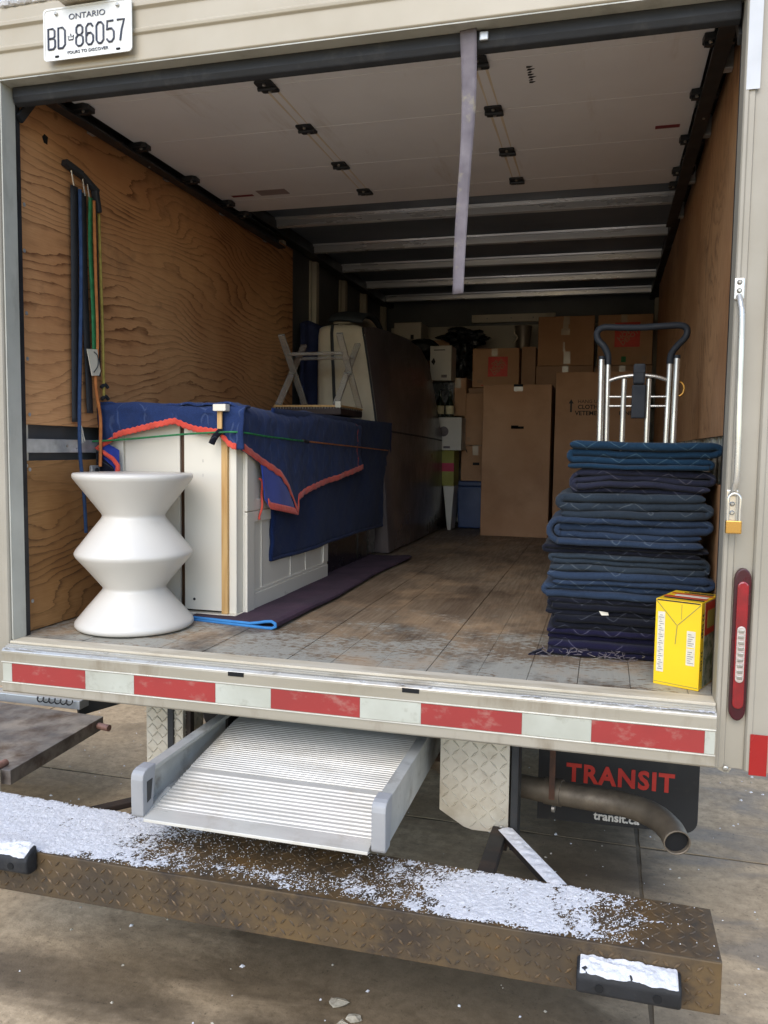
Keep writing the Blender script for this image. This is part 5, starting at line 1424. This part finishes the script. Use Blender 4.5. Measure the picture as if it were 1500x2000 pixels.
# ------------------------------------------------------------------ sofa on end
SF = thing("sofa", (.45, 3.8, 0), "cream sofa standing on end, wrapped in brown sheeting and black straps", "sofa")
OUT = [(2.82, .01), (2.82, .4), (2.82, .8), (2.82, 1.2), (2.825, 1.50), (2.86, 1.555), (3.0, 1.572), (3.25, 1.578), (3.6, 1.572), (3.9, 1.53), (4.05, 1.44), (4.14, 1.31), (4.32, 1.12), (4.5, .94), (4.68, .78), (4.82, .60), (4.93, .35), (4.99, .01)]
def xs_(y, z): return .69 - .19 * max(0, 1 - (y - 2.85) / 1.3) * (max(0, z) / 1.55) ** 1.5
m = MB(); n = len(OUT); V = []
cyz = (3.6, .65)
for k, (ins, xo) in enumerate(((0, -.035), (0, -.012), (.02, -.002), (.3, .004), (.6, .006))):
    for (y, z) in OUT:
        yy_, zz = y + (cyz[0] - y) * ins, z + (cyz[1] - z) * ins
        wob = .010 * fbm(yy_ * 3, zz * 3, 2, 3)
        V.append((xs_(yy_, zz) + xo + wob, yy_, max(.008, zz)))
base = len(V)
V.append((xs_(*cyz) + .006, cyz[0], cyz[1]))
for (y, z) in OUT: V.append((.20, y, z))
F = []
for r_ in range(4):
    for i in range(n): F.append((r_ * n + i, r_ * n + (i + 1) % n, (r_ + 1) * n + (i + 1) % n, (r_ + 1) * n + i))
for i in range(n): F.append((4 * n + i, 4 * n + (i + 1) % n, base))
for i in range(n): F.append((base + 1 + i, base + 1 + (i + 1) % n, (i + 1) % n, i))
F.append(tuple(base + 1 + i for i in range(n)))
m.add(V, F); m.build("wrapped_body", "sofa_brown", SF, smooth=True)
def creamf(u, v):
    z = .90 + v * .665; xr = xs_(2.82, z) - .012; xl = .162 + .006 * math.sin(z * 4)
    return (xl + u * (xr - xl), 2.805 + .03 * (abs(u - .5) * 2) ** 6 + .02 * max(0, v - .93) * 14 + .006 * fbm(u * 5, v * 6, 2, 3) - .022, z - .02 * (abs(u - .5) * 2) ** 4 * (1 if v > .9 else 0))
m = MB(); m.grid(creamf, 24, 30); m.build("cushion", "sofa_cream", SF, smooth=True, solid=.03, soff=-1, fixn=False)
for uu, wd in ((.33, .022), (.985, .014)):
    m = MB(); m.grid(lambda a, b, uu=uu, wd=wd: (creamf(uu, b)[0] + (a - .5) * wd, creamf(uu, b)[1] - .006, creamf(uu, b)[2]), 2, 24); m.build("strap", "strap_black", SF, smooth=True, solid=.003)
pth = [(xs_(y, .86) + .012 + .010 * fbm(y * 3, 2.6, 2, 3), y, .855 - .03 * (y - 2.8)) for y in np.linspace(2.84, 4.5, 24)]
m = MB(); m.tube(pth, .006, 8); m.build("tie_cord", "strap_black", SF, smooth=True)
for k in range(8):
    y = 3.45 + .05 * k + .03 * math.sin(k * 3); z_ = 1.46 - .035 * k
    m = MB(); m.tube(bez([(xs_(y, z_) + .014, y - .12, z_ - .02), (xs_(y, z_) + .018, y, z_), (xs_(y, z_) + .015, y + .14, z_ - .012)], 4), .0018, 5); m.build("wrap_crease", "plastic_wrap", SF, smooth=True)
PDK = thing("grey_pad", (.33, 3.05, 1.58), "grey folded pad looped over the top of the sofa", "pad")
m = MB(); m.grid(lambda u, v: (.22 + .24 * v, 2.86 + .55 * u, 1.60 + .085 * math.sin(math.pi * u) ** .7 + .01 * math.sin(v * 5)), 24, 6); m.build("pad_cloth", "dark_cloth", PDK, smooth=True, solid=.022)
m = MB(); m.grid(lambda u, v: (.24 + .20 * v, 2.90 + .42 * u, 1.592 + .045 * math.sin(math.pi * u) ** .7), 20, 6); m.build("pad_cloth", "sofa_cream", PDK, smooth=True, solid=.014)
m = MB(); m.grid(lambda u, v: (-.015 + .165 * u, 2.92 + .02 * math.sin(u * 9) + .015 * fbm(u * 4, v * 7, 1, 3), .93 + v * (.655 + .02 * math.sin(u * 5))), 14, 24)
m.grid(lambda u, v: (-.015 + .165 * u, 2.92 + v * .5, 1.585 + .02 * math.sin(u * 5)), 14, 8)
o = m.build("blanket_bundle", "navy_cloth", None, smooth=True, solid=.03, weld=True); tag(o, "navy cloth bundle between the sofa and the side wall", "bundle")
m = MB(); m.box(-.01, .14, 3.0, 3.4, .01, .925); o = m.build("narrow_carton", "card_dark", None, .006); tag(o, "dark narrow carton under the navy bundle beside the sofa", "carton")

# ------------------------------------------------------------------ cartons at the front wall
def carton(x0, x1, y0, y1, z0, z1, label, mt="card", tape=True, group="cartons at the front wall", name="carton"):
    T = thing(name, ((x0 + x1) / 2, (y0 + y1) / 2, z0), label, "carton", group)
    m = MB(); m.box(x0, x1, y0, y1, z0 + .001, z1); m.build("carton_body", mt, T, .005)
    ym = (y0 + y1) / 2
    if tape:
        xm = (x0 + x1) / 2 + .012 * math.sin(x0 * 40); L_ = .05 + .04 * abs(math.sin(z1 * 31))
        m = MB(); m.box(xm - .026, xm + .026, y0 - .0012, y1 + .0008, z1 - .001, z1 + .0012); m.build("tape", "card_tape", T)
        m = MB(); m.box(xm - .026, xm + .026, y0 - .0014, y0 - .0002, z1 - L_, z1 - .004); m.build("tape", "card_tape", T)
        m = MB(); m.box(xm - .0012, xm + .0012, y0 + .004, y1 - .004, z1 + .0002, z1 + .0014); m.build("flap_seam", "ink_black", T)
    return T
def mark(T, x0, x1, y, z0, z1, mt, nm="print_mark"):
    m = MB(); m.box(x0, x1, y - .0022, y - .0006, z0, z1); return m.build(nm, mt, T)
T = carton(1.09, 1.655, 4.30, 4.80, 0, 1.27, "tall brown wardrobe carton with a black hand slot, left of the pair", "card", False, "tall wardrobe cartons", "wardrobe_carton")
mark(T, 1.345, 1.435, 4.30, .905, .925, "hole_black", "hand_slot"); mark(T, 1.33, 1.39, 4.30, .905, .932, "hole_black", "hand_slot"); mark(T, 1.345, 1.42, 4.30, 1.215, 1.252, "card_tape", "tape")
m = MB(); m.box(1.345, 1.42, 4.29, 4.32, 1.2535, 1.272); m.build("hand_slot", "hole_black", T)
T = carton(1.685, 2.40, 4.33, 4.83, 0, 1.37, "tall brown wardrobe carton with up arrow and clothes print, right of the pair", "card", False, "tall wardrobe cartons", "wardrobe_carton")
m = MB(); m.prism([(1.805, 1.045), (1.805, 1.115), (1.792, 1.115), (1.812, 1.150), (1.832, 1.115), (1.819, 1.115), (1.819, 1.045)], 1, 4.327, 4.3285); m.build("arrow_print", "ink_black", T)
text("carton_print", "HANG UP", .040, (1.865, 4.328, 1.130), "ink_black", T, align='LEFT', ext=.0004)
text("carton_print", "CLOTHES", .048, (1.865, 4.328, 1.085), "ink_black", T, align='LEFT', ext=.0004, bold=.001)
text("carton_print", "VETEMENTS", .050, (1.845, 4.328, 1.035), "ink_black", T, align='LEFT', ext=.0004, bold=.001)
text("carton_print", "PENDERIE", .046, (2.19, 4.328, 1.035), "ink_black", T, align='LEFT', ext=.0004, bold=.001)
def logo(T, xc, zc, s_, y):
    m = MB(); m.box(xc - s_, xc + s_, y - .003, y - .0006, zc - s_, zc + s_); m.build("logo_square", "logo_red", T)
    for k, (wd, off, sz) in enumerate((("THE", .52, .34), ("HOME", .14, .50), ("DEPOT", -.30, .46))):
        d = Vector((-math.sin(R(40)), 0, math.cos(R(40)))) * off * s_
        text("logo_word", wd, s_ * sz * 1.15, (xc + d.x, y - .0034, zc + d.z), "card", T, rot=(R(90), R(-40), 0), ext=.0003, bold=.001)
T = carton(.905, 1.325, 4.86, 5.26, 1.29, 1.64, "brown carton with an orange-red square logo, under the metal bucket")
logo(T, 1.135, 1.475, .088, 4.86)
mark(T, .95, 1.00, 4.86, 1.33, 1.36, "card_dark"); mark(T, .985, 1.30, 4.86, 1.305, 1.312, "logo_red")
carton(.87, 1.33, 4.88, 5.26, .862, 1.287, "brown carton under the one with the square logo", "card_dark")
carton(1.34, 1.465, 4.92, 5.28, 0, 1.655, "dark slim carton standing between the logo carton and the upper right cartons", "card_dark", False)
carton(.72, .862, 4.80, 5.2, 1.03, 1.372, "brown carton below the black bag, left of the tall wardrobe carton")
T = carton(.845, 1.04, 4.82, 4.875, .768, 1.235, "upright flat brown carton touching the left side of the wardrobe carton", "card", False)
mark(T, .87, .905, 4.82, .80, .84, "card_dark")
T = carton(.82, 1.06, 4.84, 5.24, .44, .765, "brown carton standing on the blue tote")
mark(T, .93, .99, 4.84, .585, .61, "ink_black"); m = MB(); m.prism([(.85, .74), (.865, .74), (.88, .70), (.872, .70)], 1, 4.838, 4.8393); m.build("print_mark", "ink_black", T)
TT = thing("storage_tote", (.92, 5.0, 0), "blue plastic storage tote on the floor left of the wardrobe carton", "tote")
m = MB(); m.prism([(.80, .004), (1.03, .004), (1.05, .39), (.785, .39)], 1, 4.86, 5.26); m.build("tote_body", "tote_blue", TT, .01)
m = MB(); m.box(.768, 1.062, 4.845, 5.275, .391, .437); m.build("tote_lid", "tote_blue", TT, .008)
T = carton(1.485, 1.968, 4.87, 5.30, 1.477, 1.908, "brown carton with torn tape, upper row right of the bucket")
for (a, b, c_, d_) in ((1.70, 1.745, 1.79, 1.87), (1.685, 1.76, 1.745, 1.80), (1.705, 1.72, 1.60, 1.68), (1.712, 1.77, 1.495, 1.60)): mark(T, a, b, 4.87, c_, d_, "card_tape", "tape_scrap")
T = carton(2.0, 2.455, 4.87, 5.30, 1.477, 1.908, "brown carton with a large square logo behind the hand truck handle")
logo(T, 2.245, 1.735, .105, 4.87)
mark(T, 2.20, 2.24, 4.87, 1.50, 1.55, "cord_green"); mark(T, 2.37, 2.41, 4.87, 1.51, 1.55, "card_dark")
carton(1.475, 1.97, 4.86, 5.30, 0, 1.474, "brown carton under the torn-tape carton, behind the wardrobe cartons", "card_dark")
carton(1.985, 2.46, 4.88, 5.30, 0, 1.474, "brown carton under the large-logo carton, behind the wardrobe cartons", "card_dark")
# white boxes, bottles and bits in the gap
T = carton(.565, .757, 4.60, 4.84, 1.335, 1.640, "white carton above the bottles, right of the sofa top", "card_white", False, "white cartons in the gap")
mark(T, .60, .70, 4.60, 1.598, 1.606, "ink_black"); mark(T, .67, .72, 4.60, 1.36, 1.385, "strap_grey"); m = MB(); m.prism([(.575, 1.50), (.60, 1.47), (.615, 1.50), (.60, 1.535)], 1, 4.598, 4.5993); m.build("print_mark", "ink_black", T)
carton(.50, .757, 4.74, 4.95, 1.012, 1.332, "black carton behind the bottles", "bag_black", False, "white cartons in the gap")
T = carton(.60, .860, 4.60, 4.88, .718, 1.010, "white carton with a grey emblem under the bottles", "card_white", False, "white cartons in the gap")
m = MB(); m.lathe([(.045, 4.5985), (.03, 4.598), (.0, 4.598)], (.70, 0, .885), 16, 1); m.build("emblem_print", "strap_grey", T); mark(T, .70, .76, 4.60, .735, .755, "strap_grey")
T = carton(.625, .800, 4.60, 4.85, .400, .716, "pale yellow carton with a magenta band under the white emblem carton", "card_yellow", False, "white cartons in the gap")
mark(T, .6245, .8005, 4.60, .53, .605, "card_magenta", "band")
m = MB(); m.prism([(.745, .003), (.775, .003), (.800, .398), (.70, .398)], 1, 4.62, 4.84); o = m.build("wedge_carton", "card_white", None, .004); tag(o, "white wedge-shaped carton on the floor beside the sofa", "carton", "white cartons in the gap")
for xx, lb in ((.738, "green glass bottle with a pale label, right of the two in the gap"), (.650, "green glass bottle half hidden by the sofa, left of the two in the gap")):
    B = thing("bottle", (xx, 4.67, 1.011), lb, "bottle", "bottles in the gap")
    m = MB(); m.lathe([(.034, 1.013), (.036, 1.02), (.036, 1.13), (.030, 1.155), (.014, 1.185), (.012, 1.235), (.014, 1.238), (.014, 1.248)], (xx, 4.67, 0), 18); m.build("glass", "bottle_green", B, smooth=True)
    m = MB(); m.lathe([(.0368, 1.04), (.0368, 1.115)], (xx, 4.67, 0), 18); m.build("paper_label", "bottle_label", B, smooth=True)
T = carton(.14, .40, 4.95, 5.25, 1.745, 1.905, "small white carton at the top left of the load", "card_white", False, "white cartons in the gap"); mark(T, .30, .33, 4.95, 1.75, 1.79, "ink_black")
carton(.05, .66, 5.0, 5.40, 0, 1.742, "tall dark carton behind the sofa, under the small white carton", "card_dark", False)
def blob(nm, c, r, mt, label, cat, seed, amp=.5, fr=2.2, parent=None):
    V, F = [], []; n1, n2 = 22, 34
    for i in range(n1 + 1):
        for j in range(n2):
            ph = math.pi * i / n1; th = 2 * math.pi * j / n2
            d = Vector((math.sin(ph) * math.cos(th), math.sin(ph) * math.sin(th), math.cos(ph)))
            k = 1 + amp * fbm(d.x * fr + seed, d.y * fr, d.z * fr, 4)
            V.append((c[0] + r[0] * d.x * k, c[1] + r[1] * d.y * k, c[2] + r[2] * d.z * k))
    for i in range(n1):
        for j in range(n2): F.append((i * n2 + j, i * n2 + (j + 1) % n2, (i + 1) * n2 + (j + 1) % n2, (i + 1) * n2 + j))
    m = MB(); m.add(V, F); o = m.build(nm, mt, parent, smooth=True)
    if label: tag(o, label, cat)
    return o
BG = thing("bin_bag", (.80, 5.0, 1.4), "crumpled black bin bag on the cartons left of the bucket", "bag")
blob("bag_top", (.80, 5.0, 1.755), (.215, .16, .085), "bag_black", None, None, 3, .7, 2.8, BG)
blob("bag_fall", (.80, 4.98, 1.58), (.085, .12, .21), "bag_black", None, None, 9, .6, 2.6, BG)
blob("soft_bag", (.47, 4.78, 1.63), (.14, .16, .10), "bag_black", "round black bag tucked behind the sofa top", "bag", 5, .25, 1.6)
BK = thing("metal_bucket", (1.325, 5.05, 1.645), "metal bucket standing on the logo carton under the white board", "bucket")
m = MB(); m.lathe([(.056, 1.648), (.078, 1.852), (.081, 1.856), (.078, 1.860), (.075, 1.852), (.054, 1.652)], (1.335, 5.06, 0), 28); m.build("pail", "bucket_steel", BK, smooth=True)
m = MB(); m.tube(bez([(1.262, 5.02, 1.84), (1.262, 4.98, 1.79), (1.29, 4.972, 1.745), (1.252, 4.99, 1.70)], 5), .006, 8); m.build("bail_handle", "tag_white", BK, smooth=True)
